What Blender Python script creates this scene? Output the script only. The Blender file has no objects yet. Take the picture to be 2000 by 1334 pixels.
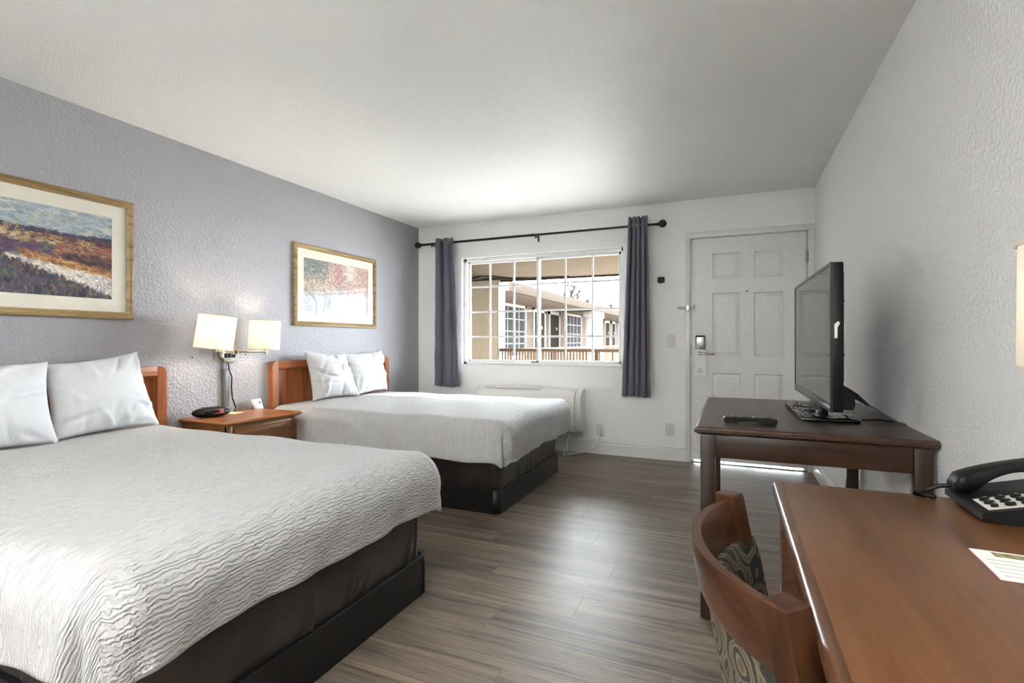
import bpy, bmesh, math, random
import numpy as np
from mathutils import Vector, Matrix
random.seed(7); rng = np.random.default_rng(11)
scene = bpy.context.scene
C = scene.collection
PI = math.pi

# ------------------------------------------------------------------ camera
cam_d = bpy.data.cameras.new('camera'); cam = bpy.data.objects.new('camera', cam_d); C.objects.link(cam)
cam.location = (0, 0, 1.10)
cam.rotation_euler = (PI/2, 0, math.atan(428/990.6))
cam_d.sensor_fit = 'HORIZONTAL'; cam_d.sensor_width = 36.0
cam_d.lens = 990.6/2000*36.0
cam_d.shift_y = 0.5/2000
cam_d.clip_start = 0.02
scene.camera = cam

# ------------------------------------------------------------------ light
SKY = 10.5; SUN = 5.0
w = bpy.data.worlds.new('sky'); scene.world = w; w.use_nodes = True
bg = w.node_tree.nodes['Background']
bg.inputs[0].default_value = (0.87, 0.945, 1.0, 1); bg.inputs[1].default_value = SKY
sd = bpy.data.lights.new('sun', 'SUN'); sd.energy = SUN; sd.angle = math.radians(0.6); sd.color = (1.0, 0.95, 0.88)
so = bpy.data.objects.new('sun', sd); C.objects.link(so)
so.rotation_euler = Vector((-0.36, -1.0, -0.47)).to_track_quat('-Z', 'Y').to_euler()
so.location = (4, 12, 8)
pd = bpy.data.lights.new('window_portal', 'AREA'); pd.shape = 'RECTANGLE'; pd.size = 1.77; pd.size_y = 1.17
pd.cycles.is_portal = True
po = bpy.data.objects.new('window_portal', pd); C.objects.link(po)
po.location = (-1.843, 5.068, 1.435); po.rotation_euler = (-PI/2, 0, 0)
vs = scene.view_settings
vs.view_transform = 'Standard'; vs.look = 'None'; vs.gamma = 1.0; vs.use_curve_mapping = False
vs.exposure = 2.58

# ------------------------------------------------------------------ mesh helpers
class MB:
    def __init__(s): s.v = []; s.f = []; s.uv = None
    def add(s, v, f):
        o = len(s.v); s.v += [tuple(p) for p in v]; s.f += [tuple(i+o for i in q) for q in f]; return s
    def box(s, x0, y0, z0, x1, y1, z1, bev=0.0, seg=2):
        x0, x1 = min(x0, x1), max(x0, x1); y0, y1 = min(y0, y1), max(y0, y1); z0, z1 = min(z0, z1), max(z0, z1)
        if bev <= 0:
            v = [(x, y, z) for x in (x0, x1) for y in (y0, y1) for z in (z0, z1)]
            f = [(0, 1, 3, 2), (4, 6, 7, 5), (0, 4, 5, 1), (2, 3, 7, 6), (0, 2, 6, 4), (1, 5, 7, 3)]
            return s.add(v, f)
        bm = bmesh.new(); bmesh.ops.create_cube(bm, size=1)
        for p in bm.verts:
            p.co = Vector(((x0+x1)/2+p.co.x*(x1-x0), (y0+y1)/2+p.co.y*(y1-y0), (z0+z1)/2+p.co.z*(z1-z0)))
        bev = min(bev, .49*min(x1-x0, y1-y0, z1-z0))
        bmesh.ops.bevel(bm, geom=bm.edges[:], offset=bev, segments=seg, affect='EDGES', profile=0.5)
        bm.verts.ensure_lookup_table()
        s.add([p.co[:] for p in bm.verts], [tuple(q.index for q in f.verts) for f in bm.faces]); bm.free(); return s
    def cyl(s, p0, p1, r0, r1=None, n=16, cap=True):
        r1 = r0 if r1 is None else r1
        return s.tube([p0, p1], [r0, r1], n, cap)
    def tube(s, pts, r, n=8, cap=True):
        pts = [Vector(p) for p in pts]; m = len(pts)
        rr = r if isinstance(r, (list, tuple)) else [r]*m
        t0 = (pts[1]-pts[0]).normalized()
        up = Vector((0, 0, 1)) if abs(t0.z) < .9 else Vector((1, 0, 0))
        a = t0.cross(up).normalized(); vs_ = []
        for i in range(m):
            t = (pts[min(i+1, m-1)]-pts[max(i-1, 0)]).normalized()
            a = (a - t*a.dot(t)).normalized(); b = t.cross(a)
            for k in range(n):
                q = 2*PI*k/n; vs_.append(pts[i]+(a*math.cos(q)+b*math.sin(q))*rr[i])
        f = [(i*n+k, i*n+(k+1) % n, (i+1)*n+(k+1) % n, (i+1)*n+k) for i in range(m-1) for k in range(n)]
        if cap: f += [tuple(range(n))[::-1], tuple((m-1)*n+k for k in range(n))]
        return s.add(vs_, f)
    def lathe(s, prof, c=(0, 0, 0), ax=(0, 0, 1), n=24, cap=True):
        ax = Vector(ax).normalized(); up = Vector((1, 0, 0)) if abs(ax.x) < .9 else Vector((0, 1, 0))
        a = ax.cross(up).normalized(); b = ax.cross(a); c = Vector(c)
        vs_ = [c+ax*z+(a*math.cos(2*PI*k/n)+b*math.sin(2*PI*k/n))*r for r, z in prof for k in range(n)]
        m = len(prof)
        f = [(i*n+k, i*n+(k+1) % n, (i+1)*n+(k+1) % n, (i+1)*n+k) for i in range(m-1) for k in range(n)]
        if cap: f += [tuple(range(n))[::-1], tuple((m-1)*n+k for k in range(n))]
        return s.add(vs_, f)
    def prism(s, poly, d0, d1, fn):
        # poly: 2-D outline, fn(a, b, d) -> xyz
        n = len(poly)
        v = [fn(a, b, d0) for a, b in poly]+[fn(a, b, d1) for a, b in poly]
        f = [tuple(range(n))[::-1], tuple(range(n, 2*n))]+[(k, (k+1) % n, n+(k+1) % n, n+k) for k in range(n)]
        return s.add(v, f)
    def grid(s, P, nu, nv, uv=None):
        # P: array (nu, nv, 3)
        v = [tuple(P[i, j]) for i in range(nu) for j in range(nv)]
        f = [(i*nv+j, (i+1)*nv+j, (i+1)*nv+j+1, i*nv+j+1) for i in range(nu-1) for j in range(nv-1)]
        s.add(v, f)
        if uv is not None: s.uv = [tuple(uv[i, j]) for i in range(nu) for j in range(nv)]
        return s
    def sweep_rect(s, a0, b0, a1, b1, prof, fn):
        # mitred moulding round a rectangle; prof: (inset, height)
        m = len(prof); v = []
        for q in range(4):
            for d, h in prof:
                a = (a0+d) if q in (0, 3) else (a1-d); b = (b0+d) if q in (0, 1) else (b1-d)
                v.append(fn(a, b, h))
        f = []
        for q in range(4):
            r = (q+1) % 4
            for k in range(m):
                l = (k+1) % m
                f.append((q*m+k, q*m+l, r*m+l, r*m+k))
        return s.add(v, f)

def rrect(a0, b0, a1, b1, r, n=5, corners=(1, 1, 1, 1)):
    pts = []
    for i, (ca, cb, st) in enumerate(((a1-r, b1-r, 0), (a0+r, b1-r, 1), (a0+r, b0+r, 2), (a1-r, b0+r, 3))):
        if corners[i]:
            for k in range(n+1):
                q = PI/2*(st+k/n); pts.append((ca+r*math.cos(q), cb+r*math.sin(q)))
        else:
            pts.append(((a1, b1), (a0, b1), (a0, b0), (a1, b0))[i])
    return pts

def mesh_of(mb, name, off=(0, 0, 0), sharp=35):
    me = bpy.data.meshes.new(name)
    me.from_pydata([(x-off[0], y-off[1], z-off[2]) for x, y, z in mb.v], [], mb.f)
    bm = bmesh.new(); bm.from_mesh(me)
    bmesh.ops.recalc_face_normals(bm, faces=bm.faces[:]) if mb.uv is None else None
    a = math.radians(sharp)
    for f in bm.faces: f.smooth = True
    for e in bm.edges:
        if len(e.link_faces) == 2 and e.calc_face_angle(0) > a: e.smooth = False
    if mb.uv is not None:
        lay = bm.loops.layers.uv.new('UVMap')
        for f in bm.faces:
            for l in f.loops: l[lay].uv = mb.uv[l.vert.index]
    bm.to_mesh(me); bm.free()
    return me

def wloc(o):
    return Vector((0, 0, 0)) if o is None else o.location + wloc(o.parent)

def obj(name, mb, mat, parent=None, world=True, sharp=35):
    """one mesh object; with world=True the shape is given in world axes and made local to its parent"""
    me = mesh_of(mb, name, wloc(parent) if (parent and world) else (0, 0, 0), sharp)
    o = bpy.data.objects.new(name, me); C.objects.link(o)
    if mat: me.materials.append(mat)
    if parent: o.parent = parent
    return o

def pieces(name, mb, mat, parent, world=True, sharp=35):
    """every loose piece of mb becomes a part of its own"""
    n = len(mb.v); par = list(range(n))
    def find(i):
        while par[i] != i: par[i] = par[par[i]]; i = par[i]
        return i
    for q in mb.f:
        for k in q[1:]: par[find(k)] = find(q[0])
    grp = {}
    for q in mb.f: grp.setdefault(find(q[0]), []).append(q)
    for fs in grp.values():
        ids = sorted({k for q in fs for k in q}); mp = {k: i for i, k in enumerate(ids)}
        obj(name, MB().add([mb.v[k] for k in ids], [tuple(mp[k] for k in q) for q in fs]), mat, parent, world, sharp)

def tag(o, label=None, cat=None, group=None, kind=None):
    if label: o['label'] = label
    if cat: o['category'] = cat
    if group: o['group'] = group
    if kind: o['kind'] = kind
    return o

def thing(name, label, cat, loc=(0, 0, 0), rz=0.0, group=None):
    o = bpy.data.objects.new(name, None); C.objects.link(o)
    o.empty_display_size = .05; o.location = loc; o.rotation_euler = (0, 0, rz)
    return tag(o, label, cat, group)

def solo(name, mb, mat, label, cat, group=None, sharp=35):
    """a thing that is one mesh: origin at its base centre"""
    a = np.array(mb.v); c = (a.min(0)+a.max(0))/2; c[2] = a[:, 2].min()
    me = mesh_of(mb, name, c, sharp); me.materials.append(mat)
    o = bpy.data.objects.new(name, me); C.objects.link(o); o.location = c
    return tag(o, label, cat, group)

def struct(name, mb, mat, sharp=35):
    return tag(obj(name, mb, mat, None, True, sharp), kind='structure')

# ------------------------------------------------------------------ materials
def lin(c):
    c = [x/255 for x in c]
    return tuple(x/12.92 if x <= .04045 else ((x+.055)/1.055)**2.4 for x in c)+(1,)

def base(name, rgb, rough=.5, metal=0, **kw):
    m = bpy.data.materials.new(name); m.use_nodes = True
    nt = m.node_tree; p = nt.nodes['Principled BSDF']
    p.inputs['Base Color'].default_value = lin(rgb); p.inputs['Roughness'].default_value = rough
    p.inputs['Metallic'].default_value = metal
    for k, v in kw.items(): p.inputs[k.replace('_', ' ')].default_value = v
    return m, nt, p

def N(nt, t, **kw):
    n = nt.nodes.new(t)
    for k, v in kw.items():
        if k in n.inputs: n.inputs[k].default_value = v
        else: setattr(n, k, v)
    return n

def coords(nt, scale=(1, 1, 1), kind='Object', rand=False):
    tc = N(nt, 'ShaderNodeTexCoord'); mp = N(nt, 'ShaderNodeMapping'); mp.inputs['Scale'].default_value = scale
    nt.links.new(tc.outputs[kind], mp.inputs['Vector'])
    if rand:
        oi = N(nt, 'ShaderNodeObjectInfo'); mu = N(nt, 'ShaderNodeMath', operation='MULTIPLY'); mu.inputs[1].default_value = 57.0
        nt.links.new(oi.outputs['Random'], mu.inputs[0])
        cb = N(nt, 'ShaderNodeCombineXYZ')
        for k in range(3): nt.links.new(mu.outputs[0], cb.inputs[k])
        nt.links.new(cb.outputs[0], mp.inputs['Location'])
    return mp.outputs[0]

def ramp(nt, fac, stops):
    r = N(nt, 'ShaderNodeValToRGB'); e = r.color_ramp.elements
    e[0].position, e[0].color = stops[0][0], lin(stops[0][1]); e[1].position, e[1].color = stops[-1][0], lin(stops[-1][1])
    for p, c in stops[1:-1]:
        q = e.new(p); q.color = lin(c)
    nt.links.new(fac, r.inputs[0]); return r.outputs[0]

def bump(nt, p, h, strength=.3, dist=.002, chain=None):
    b = N(nt, 'ShaderNodeBump'); b.inputs['Strength'].default_value = strength; b.inputs['Distance'].default_value = dist
    nt.links.new(h, b.inputs['Height'])
    if chain is not None: nt.links.new(chain, b.inputs['Normal'])
    nt.links.new(b.outputs[0], p.inputs['Normal']); return b.outputs[0]

def plain(name, rgb, rough=.5, metal=0, var=.05, vs_=30, bmp=0.0, **kw):
    """solid colour with a faint procedural variation"""
    m, nt, p = base(name, rgb, rough, metal, **kw)
    c = coords(nt); nz = N(nt, 'ShaderNodeTexNoise', Scale=vs_, Detail=3.0); nt.links.new(c, nz.inputs['Vector'])
    lo = [max(0, x*(1-var)) for x in rgb]; hi = [min(255, x*(1+var)) for x in rgb]
    nt.links.new(ramp(nt, nz.outputs['Fac'], [(.3, lo), (.7, hi)]), p.inputs['Base Color'])
    if bmp: bump(nt, p, nz.outputs['Fac'], bmp, .001)
    return m

def plaster(name, rgb, strength=.5, scale=62, dist=.0045):
    m, nt, p = base(name, rgb, .55)
    c = coords(nt)
    n1 = N(nt, 'ShaderNodeTexNoise', Scale=scale, Detail=2.0, Roughness=.5); nt.links.new(c, n1.inputs['Vector'])
    r = N(nt, 'ShaderNodeMapRange'); r.inputs['From Min'].default_value = .42; r.inputs['From Max'].default_value = .62
    nt.links.new(n1.outputs['Fac'], r.inputs['Value'])
    bump(nt, p, r.outputs[0], strength, dist)
    return m

def wood(name, c0, c1, c2, axis='x', rough=.35, scale=1.0, bmp=.05, rand=False, coat=0.0):
    m, nt, p = base(name, c1, rough)
    sc = {'x': (1.6, 26, 26), 'y': (26, 1.6, 26), 'z': (26, 26, 1.6)}[axis]
    c = coords(nt, tuple(x*scale for x in sc), rand=rand)
    n1 = N(nt, 'ShaderNodeTexNoise', Scale=1.0, Detail=5.0, Roughness=.6, Distortion=.6); nt.links.new(c, n1.inputs['Vector'])
    c2_ = coords(nt, tuple(x*scale*4.5 for x in sc), rand=rand)
    n2 = N(nt, 'ShaderNodeTexNoise', Scale=1.0, Detail=3.0, Roughness=.7); nt.links.new(c2_, n2.inputs['Vector'])
    mx = N(nt, 'ShaderNodeMath', operation='MULTIPLY_ADD'); mx.inputs[1].default_value = .45
    nt.links.new(n2.outputs['Fac'], mx.inputs[0]); nt.links.new(n1.outputs['Fac'], mx.inputs[2])
    nt.links.new(ramp(nt, mx.outputs[0], [(.5, c0), (.72, c1), (.95, c2)]), p.inputs['Base Color'])
    if coat: p.inputs['Coat Weight'].default_value = coat; p.inputs['Coat Roughness'].default_value = .2
    bump(nt, p, n2.outputs['Fac'], bmp, .001)
    p.inputs['Specular IOR Level'].default_value = .33
    return m

def emis(name, rgb, st):
    m = bpy.data.materials.new(name); m.use_nodes = True; p = m.node_tree.nodes['Principled BSDF']
    p.inputs['Emission Color'].default_value = lin(rgb); p.inputs['Emission Strength'].default_value = st
    p.inputs['Base Color'].default_value = lin(rgb); return m
M = {}
FILL_REAR = 46.0; FILL_NEAR = 14.0  # power of the two fill lamps added out of view
M['wall_grey'] = plaster('wall_grey_lavender', (158, 157, 161))
M['wall_white'] = plaster('wall_white', (245, 245, 244), .4)
M['ceiling'] = plaster('ceiling_white', (236, 236, 234), .25, 75)
M['trim'] = plain('trim_white_gloss', (226, 225, 222), .3, var=.015)
M['door'] = plain('door_white_paint', (224, 223, 220), .35, var=.015)
M['vinyl'] = plain('window_vinyl_white', (236, 236, 236), .35, var=.01)
M['ac'] = plain('ac_cream_plastic', (226, 225, 220), .4, var=.01)
M['outlet'] = plain('outlet_ivory', (222, 220, 213), .35, var=.01)
M['black'] = plain('black_plastic', (18, 18, 19), .42, Specular_IOR_Level=.22)
M['black_gloss'] = plain('black_gloss_plastic', (16, 16, 17), .15)
M['rod'] = plain('rod_black_metal', (26, 25, 26), .38, .3)
M['chrome'] = plain('brushed_nickel', (190, 186, 178), .25, 1.0, var=.03)
M['chrome_dark'] = plain('satin_chrome', (150, 148, 144), .3, 1.0, var=.03)
M['brass'] = plain('champagne_nickel', (196, 182, 150), .28, 1.0, var=.03)
M['paper'] = plain('paper_white', (238, 238, 235), .6, var=.01)
M['ink'] = plain('ink_grey', (70, 72, 74), .6, var=.02)
M['ink_soft'] = plain('ink_light_grey', (204, 205, 203), .6, var=.02)
M['green_note'] = plain('note_pale_green', (206, 226, 172), .6, var=.02)
M['linen'] = plain('pillow_white_cotton', (204, 204, 205), .8, var=.01)
M['base_black'] = plain('bed_base_black_vinyl', (20, 19, 20), .42)
M['grille'] = plain('phone_key_plate', (196, 194, 188), .4, var=.01)
M['grey_metal'] = plain('raceway_grey', (92, 90, 88), .45, var=.02)
M['concrete'] = plain('concrete_pale', (165, 162, 156), .85, var=.06, vs_=6)
M['asphalt'] = plain('parking_pale_asphalt', (182, 180, 176), .9, var=.05, vs_=3)

cherry = dict(rough=.32)
M['cherry'] = wood('headboard_cherry', (106, 56, 28), (156, 90, 52), (174, 108, 68), 'z', .35, .6)
M['cherry_y'] = wood('headboard_cherry_rail', (106, 56, 28), (156, 90, 52), (174, 108, 68), 'y', .35, .6)
M['oak_y'] = wood('nightstand_oak', (104, 58, 26), (148, 92, 50), (168, 112, 66), 'y', .3, .6)
M['oak_dark'] = wood('nightstand_front', (80, 48, 24), (112, 72, 40), (126, 86, 50), 'y', .35, .6)
M['desk'] = wood('desk_walnut_laminate', (74, 45, 24), (100, 64, 37), (111, 75, 46), 'y', .28, .75, .04)
M['desk_edge'] = wood('desk_edge_wood', (60, 38, 25), (90, 60, 42), (108, 76, 56), 'y', .22, .8, .04)
M['mahog_x'] = wood('tv_table_mahogany_x', (32, 19, 11), (49, 31, 20), (62, 41, 28), 'x', .3, .7, .04)
M['mahog_y'] = wood('tv_table_mahogany_y', (42, 26, 18), (62, 42, 31), (74, 52, 40), 'y', .28, .7, .04)
M['mahog_z'] = wood('tv_table_mahogany_z', (32, 19, 11), (48, 30, 19), (60, 40, 27), 'z', .35, .7, .04)
M['chairwood'] = wood('chair_wood', (38, 21, 11), (64, 37, 21), (82, 51, 31), 'z', .3, .7, .08)
M['chairrail'] = wood('chair_rail_wood', (43, 24, 14), (72, 44, 29), (94, 63, 45), 'y', .3, .7, .08)

# vinyl plank floor
m, nt, p = base('floor_vinyl_plank', (110, 100, 90), .33)
c = coords(nt, (1.3, 20, 20), rand=True)
n1 = N(nt, 'ShaderNodeTexNoise', Scale=1.0, Detail=6.0, Roughness=.62, Distortion=.9); nt.links.new(c, n1.inputs['Vector'])
c2 = coords(nt, (3.2, 95, 95), rand=True)
n2 = N(nt, 'ShaderNodeTexNoise', Scale=1.0, Detail=3.0, Roughness=.7); nt.links.new(c2, n2.inputs['Vector'])
ma = N(nt, 'ShaderNodeMath', operation='MULTIPLY_ADD'); ma.inputs[1].default_value = .5
nt.links.new(n2.outputs['Fac'], ma.inputs[0]); nt.links.new(n1.outputs['Fac'], ma.inputs[2])
col = ramp(nt, ma.outputs[0], [(.45, (50, 43, 37)), (.60, (88, 77, 67)), (.76, (118, 105, 91)), (1.0, (148, 134, 117))])
oi = N(nt, 'ShaderNodeObjectInfo'); mr = N(nt, 'ShaderNodeMapRange'); mr.inputs['To Min'].default_value = .88; mr.inputs['To Max'].default_value = 1.1
nt.links.new(oi.outputs['Random'], mr.inputs['Value'])
hs = N(nt, 'ShaderNodeHueSaturation'); nt.links.new(mr.outputs[0], hs.inputs['Value']); nt.links.new(col, hs.inputs['Color'])
nt.links.new(hs.outputs[0], p.inputs['Base Color'])
rr = N(nt, 'ShaderNodeMapRange'); rr.inputs['To Min'].default_value = .30; rr.inputs['To Max'].default_value = .55
nt.links.new(n2.outputs['Fac'], rr.inputs['Value']); nt.links.new(rr.outputs[0], p.inputs['Roughness'])
bump(nt, p, n2.outputs['Fac'], .55, .0012)
p.inputs['Specular IOR Level'].default_value = .33
M['plank'] = m
M['subfloor'] = plain('floor_joint_dark', (58, 52, 46), .8)

# quilted seersucker bedspread (UV in metres)
m, nt, p = base('bedspread_white_seersucker', (190, 189, 188), .8)
c = coords(nt, (1, 1, 1), 'UV')
sx = N(nt, 'ShaderNodeSeparateXYZ'); nt.links.new(c, sx.inputs[0])
mp1 = N(nt, 'ShaderNodeMapping'); mp1.inputs['Scale'].default_value = (38, 24, 1); nt.links.new(c, mp1.inputs['Vector'])
na = N(nt, 'ShaderNodeTexNoise', Scale=1.0, Detail=2.5, Roughness=.6); nt.links.new(mp1.outputs[0], na.inputs['Vector'])
ph1 = N(nt, 'ShaderNodeMath', operation='MULTIPLY'); ph1.inputs[1].default_value = 2*PI/.0120; nt.links.new(sx.outputs[0], ph1.inputs[0])
ph2 = N(nt, 'ShaderNodeMath', operation='MULTIPLY_ADD'); ph2.inputs[1].default_value = 17.0
nt.links.new(na.outputs['Fac'], ph2.inputs[0]); nt.links.new(ph1.outputs[0], ph2.inputs[2])
sn_ = N(nt, 'ShaderNodeMath', operation='SINE'); nt.links.new(ph2.outputs[0], sn_.inputs[0])
mp2 = N(nt, 'ShaderNodeMapping'); mp2.inputs['Scale'].default_value = (55, 30, 1); nt.links.new(c, mp2.inputs['Vector'])
nb = N(nt, 'ShaderNodeTexNoise', Scale=1.0, Detail=1.0); nt.links.new(mp2.outputs[0], nb.inputs['Vector'])
am_ = N(nt, 'ShaderNodeMapRange'); am_.inputs['From Min'].default_value = .3; am_.inputs['From Max'].default_value = .7; am_.inputs['To Min'].default_value = .1
nt.links.new(nb.outputs['Fac'], am_.inputs['Value'])
hh_ = N(nt, 'ShaderNodeMath', operation='MULTIPLY'); nt.links.new(sn_.outputs[0], hh_.inputs[0]); nt.links.new(am_.outputs[0], hh_.inputs[1])
bump(nt, p, hh_.outputs[0], .9, .0026)
M['quilt'] = m

m, nt, p = base('bed_skirt_brown_satin', (44, 36, 35), .27)
p.inputs['Sheen Weight'].default_value = .15
c = coords(nt); nz = N(nt, 'ShaderNodeTexNoise', Scale=6.0, Detail=3.0); nt.links.new(c, nz.inputs['Vector'])
nt.links.new(ramp(nt, nz.outputs['Fac'], [(.3, (38, 31, 30)), (.7, (52, 43, 41))]), p.inputs['Base Color'])
M['skirt'] = m

def cloth(name, rgb, rough=.75):
    m, nt, p = base(name, rgb, rough); p.inputs['Sheen Weight'].default_value = .25
    c = coords(nt, (260, 260, 260)); nz = N(nt, 'ShaderNodeTexNoise', Scale=1.0, Detail=1.0); nt.links.new(c, nz.inputs['Vector'])
    bump(nt, p, nz.outputs['Fac'], .2, .0006)
    return m
M['curtain'] = cloth('curtain_plum_grey', (97, 92, 106))

# chair fabric: rings
m, nt, p = base('chair_fabric_rings', (120, 110, 84), .85)
c = coords(nt, (1, 13, 13))
v1 = N(nt, 'ShaderNodeTexVoronoi', Scale=1.15, Randomness=.75); nt.links.new(c, v1.inputs['Vector'])
nzz = N(nt, 'ShaderNodeTexNoise', Scale=1.6, Detail=1.0); nt.links.new(c, nzz.inputs['Vector'])
aa = N(nt, 'ShaderNodeMath', operation='MULTIPLY_ADD'); aa.inputs[1].default_value = .35
nt.links.new(nzz.outputs['Fac'], aa.inputs[0]); nt.links.new(v1.outputs['Distance'], aa.inputs[2])
s1 = N(nt, 'ShaderNodeMath', operation='MULTIPLY'); s1.inputs[1].default_value = 24; nt.links.new(aa.outputs[0], s1.inputs[0])
s2 = N(nt, 'ShaderNodeMath', operation='SINE'); nt.links.new(s1.outputs[0], s2.inputs[0])
s3 = N(nt, 'ShaderNodeMapRange'); s3.inputs['From Min'].default_value = -1; nt.links.new(s2.outputs[0], s3.inputs['Value'])
nt.links.new(ramp(nt, s3.outputs[0], [(.22, (44, 46, 41)), (.36, (108, 98, 79)), (.75, (118, 107, 86)), (.95, (92, 74, 54))]), p.inputs['Base Color'])
nt.links.new(p.inputs['Normal'].node.outputs[0], nt.nodes['Material Output'].inputs[0])
M['fabric'] = m

def thin_glass(name, tint=(1, 1, 1, 1), ior=1.45, rough=0.0):
    m = bpy.data.materials.new(name); m.use_nodes = True; nt = m.node_tree
    nt.nodes.remove(nt.nodes['Principled BSDF'])
    tr = N(nt, 'ShaderNodeBsdfTransparent'); tr.inputs[0].default_value = tint
    gl = N(nt, 'ShaderNodeBsdfGlossy'); gl.inputs['Roughness'].default_value = rough
    lw = N(nt, 'ShaderNodeLayerWeight'); lw.inputs['Blend'].default_value = .5
    pw = N(nt, 'ShaderNodeMath', operation='POWER'); pw.inputs[1].default_value = 5.0; nt.links.new(lw.outputs['Facing'], pw.inputs[0])
    f0 = ((ior-1)/(ior+1))**2
    fr = N(nt, 'ShaderNodeMath', operation='MULTIPLY_ADD'); fr.inputs[1].default_value = 1-f0; fr.inputs[2].default_value = f0
    nt.links.new(pw.outputs[0], fr.inputs[0])
    mx = N(nt, 'ShaderNodeMixShader')
    nt.links.new(fr.outputs[0], mx.inputs[0]); nt.links.new(tr.outputs[0], mx.inputs[1]); nt.links.new(gl.outputs[0], mx.inputs[2])
    nt.links.new(mx.outputs[0], nt.nodes['Material Output'].inputs[0])
    return m
M['glass'] = thin_glass('window_glass', (.97, .98, .98, 1), 1.2)
M['picglass'] = thin_glass('picture_glass', (1, 1, 1, 1), 1.13)

# lamp shade: light comes through the fabric
m = bpy.data.materials.new('lamp_shade_linen'); m.use_nodes = True; nt = m.node_tree
nt.nodes.remove(nt.nodes['Principled BSDF'])
c = coords(nt, (400, 400, 400)); nz = N(nt, 'ShaderNodeTexNoise', Scale=1.0); nt.links.new(c, nz.inputs['Vector'])
cc = ramp(nt, nz.outputs['Fac'], [(.3, (238, 234, 226)), (.7, (246, 243, 236))])
d_ = N(nt, 'ShaderNodeBsdfDiffuse'); t_ = N(nt, 'ShaderNodeBsdfTranslucent'); mx = N(nt, 'ShaderNodeMixShader'); mx.inputs[0].default_value = .45
nt.links.new(cc, d_.inputs[0]); nt.links.new(cc, t_.inputs[0])
nt.links.new(d_.outputs[0], mx.inputs[1]); nt.links.new(t_.outputs[0], mx.inputs[2]); nt.links.new(mx.outputs[0], nt.nodes['Material Output'].inputs[0])
M['shade'] = m
M['bulb'] = emis('bulb_frosted_lit', (255, 226, 190), 1.5)
M['bulb_off'] = plain('bulb_frosted', (240, 240, 236), .3, var=.01)
M['gold'] = wood('frame_gold_wood', (104, 82, 50), (150, 126, 86), (176, 152, 110), 'y', .38, .9, .1)
M['mat'] = plain('picture_mat_cream', (216, 210, 194), .7, var=.01)
M['screen'] = plain('tv_screen_glass', (30, 30, 31), .05, var=.02, Specular_IOR_Level=.9)
M['bezel'] = plain('tv_bezel_dark', (38, 36, 36), .22, var=.02)
M['plastic_wrap'] = plain('tv_stand_wrapped_gloss', (34, 34, 35), .12, var=.2, vs_=25, bmp=.9)
M['display'] = plain('clock_display_red', (146, 88, 90), .25, var=.03)
# outdoor: dimmer daylight is put into these colours, most darker than the paint
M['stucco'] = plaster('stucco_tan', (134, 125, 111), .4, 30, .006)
M['soffit'] = plain('soffit_tan_dimmed', (80, 71, 61), .75, var=.03, vs_=4)
M['fascia'] = plain('fascia_tan_dimmed', (42, 37, 33), .6, var=.03, vs_=4)
M['wing'] = plain('wing_wall_dimmed', (58, 50, 44), .8, var=.05, vs_=5)
M['pier_dimmed'] = plaster('pier_cream_dimmed', (86, 83, 77), .3, 25, .006)
M['out_trim'] = plain('outdoor_trim_dimmed', (92, 89, 85), .6, var=.02)
M['out_door'] = plain('outdoor_door_brown', (28, 24, 21), .5, var=.04)
M['out_glass'] = plain('dark_window_glass', (33, 32, 32), .08, var=.1, vs_=2)
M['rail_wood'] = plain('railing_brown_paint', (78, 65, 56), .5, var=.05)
M['bark'] = plain('bare_twig_grey', (30, 28, 26), .9)
M['conduit'] = plain('conduit_grey', (34, 30, 26), .6)

M['out_glass'].node_tree.nodes['Principled BSDF'].inputs['Specular IOR Level'].default_value = 0.0
for k_ in ('stucco', 'soffit', 'fascia', 'wing', 'pier_dimmed', 'out_trim', 'out_door', 'rail_wood', 'bark', 'conduit', 'concrete', 'asphalt'):
    M[k_].node_tree.nodes['Principled BSDF'].inputs['Specular IOR Level'].default_value = 0.0

# ------------------------------------------------------------------ room shell
XL, XR, YB, YR, H = -3.294, .647, 4.92, -3.8, 2.40
struct('wall_left', MB().box(XL-.12, YR-.12, 0, XL, YB, H), M['wall_grey'])
struct('wall_right', MB().box(XR, YR-.12, 0, XR+.12, YB, H), M['wall_white'])
struct('wall_rear', MB().box(XL, YR-.12, 0, XR, YR, H), M['wall_white'])
WX0, WX1, WZ0, WZ1 = -2.73, -.957, .85, 2.02
DX0, DX1, DZ1 = -.352, .603, 2.05
Y1 = YB+.15
b = MB()
b.box(XL-.12, YB, 0, WX0, Y1, H); b.box(WX0, YB, 0, WX1, Y1, WZ0); b.box(WX0, YB, WZ1, WX1, Y1, H)
b.box(WX1, YB, 0, DX0, Y1, H); b.box(DX0, YB, DZ1, DX1, Y1, H); b.box(DX1, YB, 0, XR+.12, Y1, H)
struct('wall_back', b, M['wall_white'])
b = MB(); Y2 = Y1+.012
b.box(XL-4, Y1, 0, WX0, Y2, H); b.box(WX0, Y1, 0, WX1, Y2, WZ0); b.box(WX0, Y1, WZ1, WX1, Y2, H)
b.box(WX1, Y1, 0, DX0, Y2, H); b.box(DX0, Y1, DZ1, DX1, Y2, H); b.box(DX1, Y1, 0, XR+4, Y2, H)
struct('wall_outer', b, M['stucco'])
struct('ceiling', MB().box(XL-.12, YR-.12, H, XR+.12, Y1, H+.1), M['ceiling'])

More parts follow.
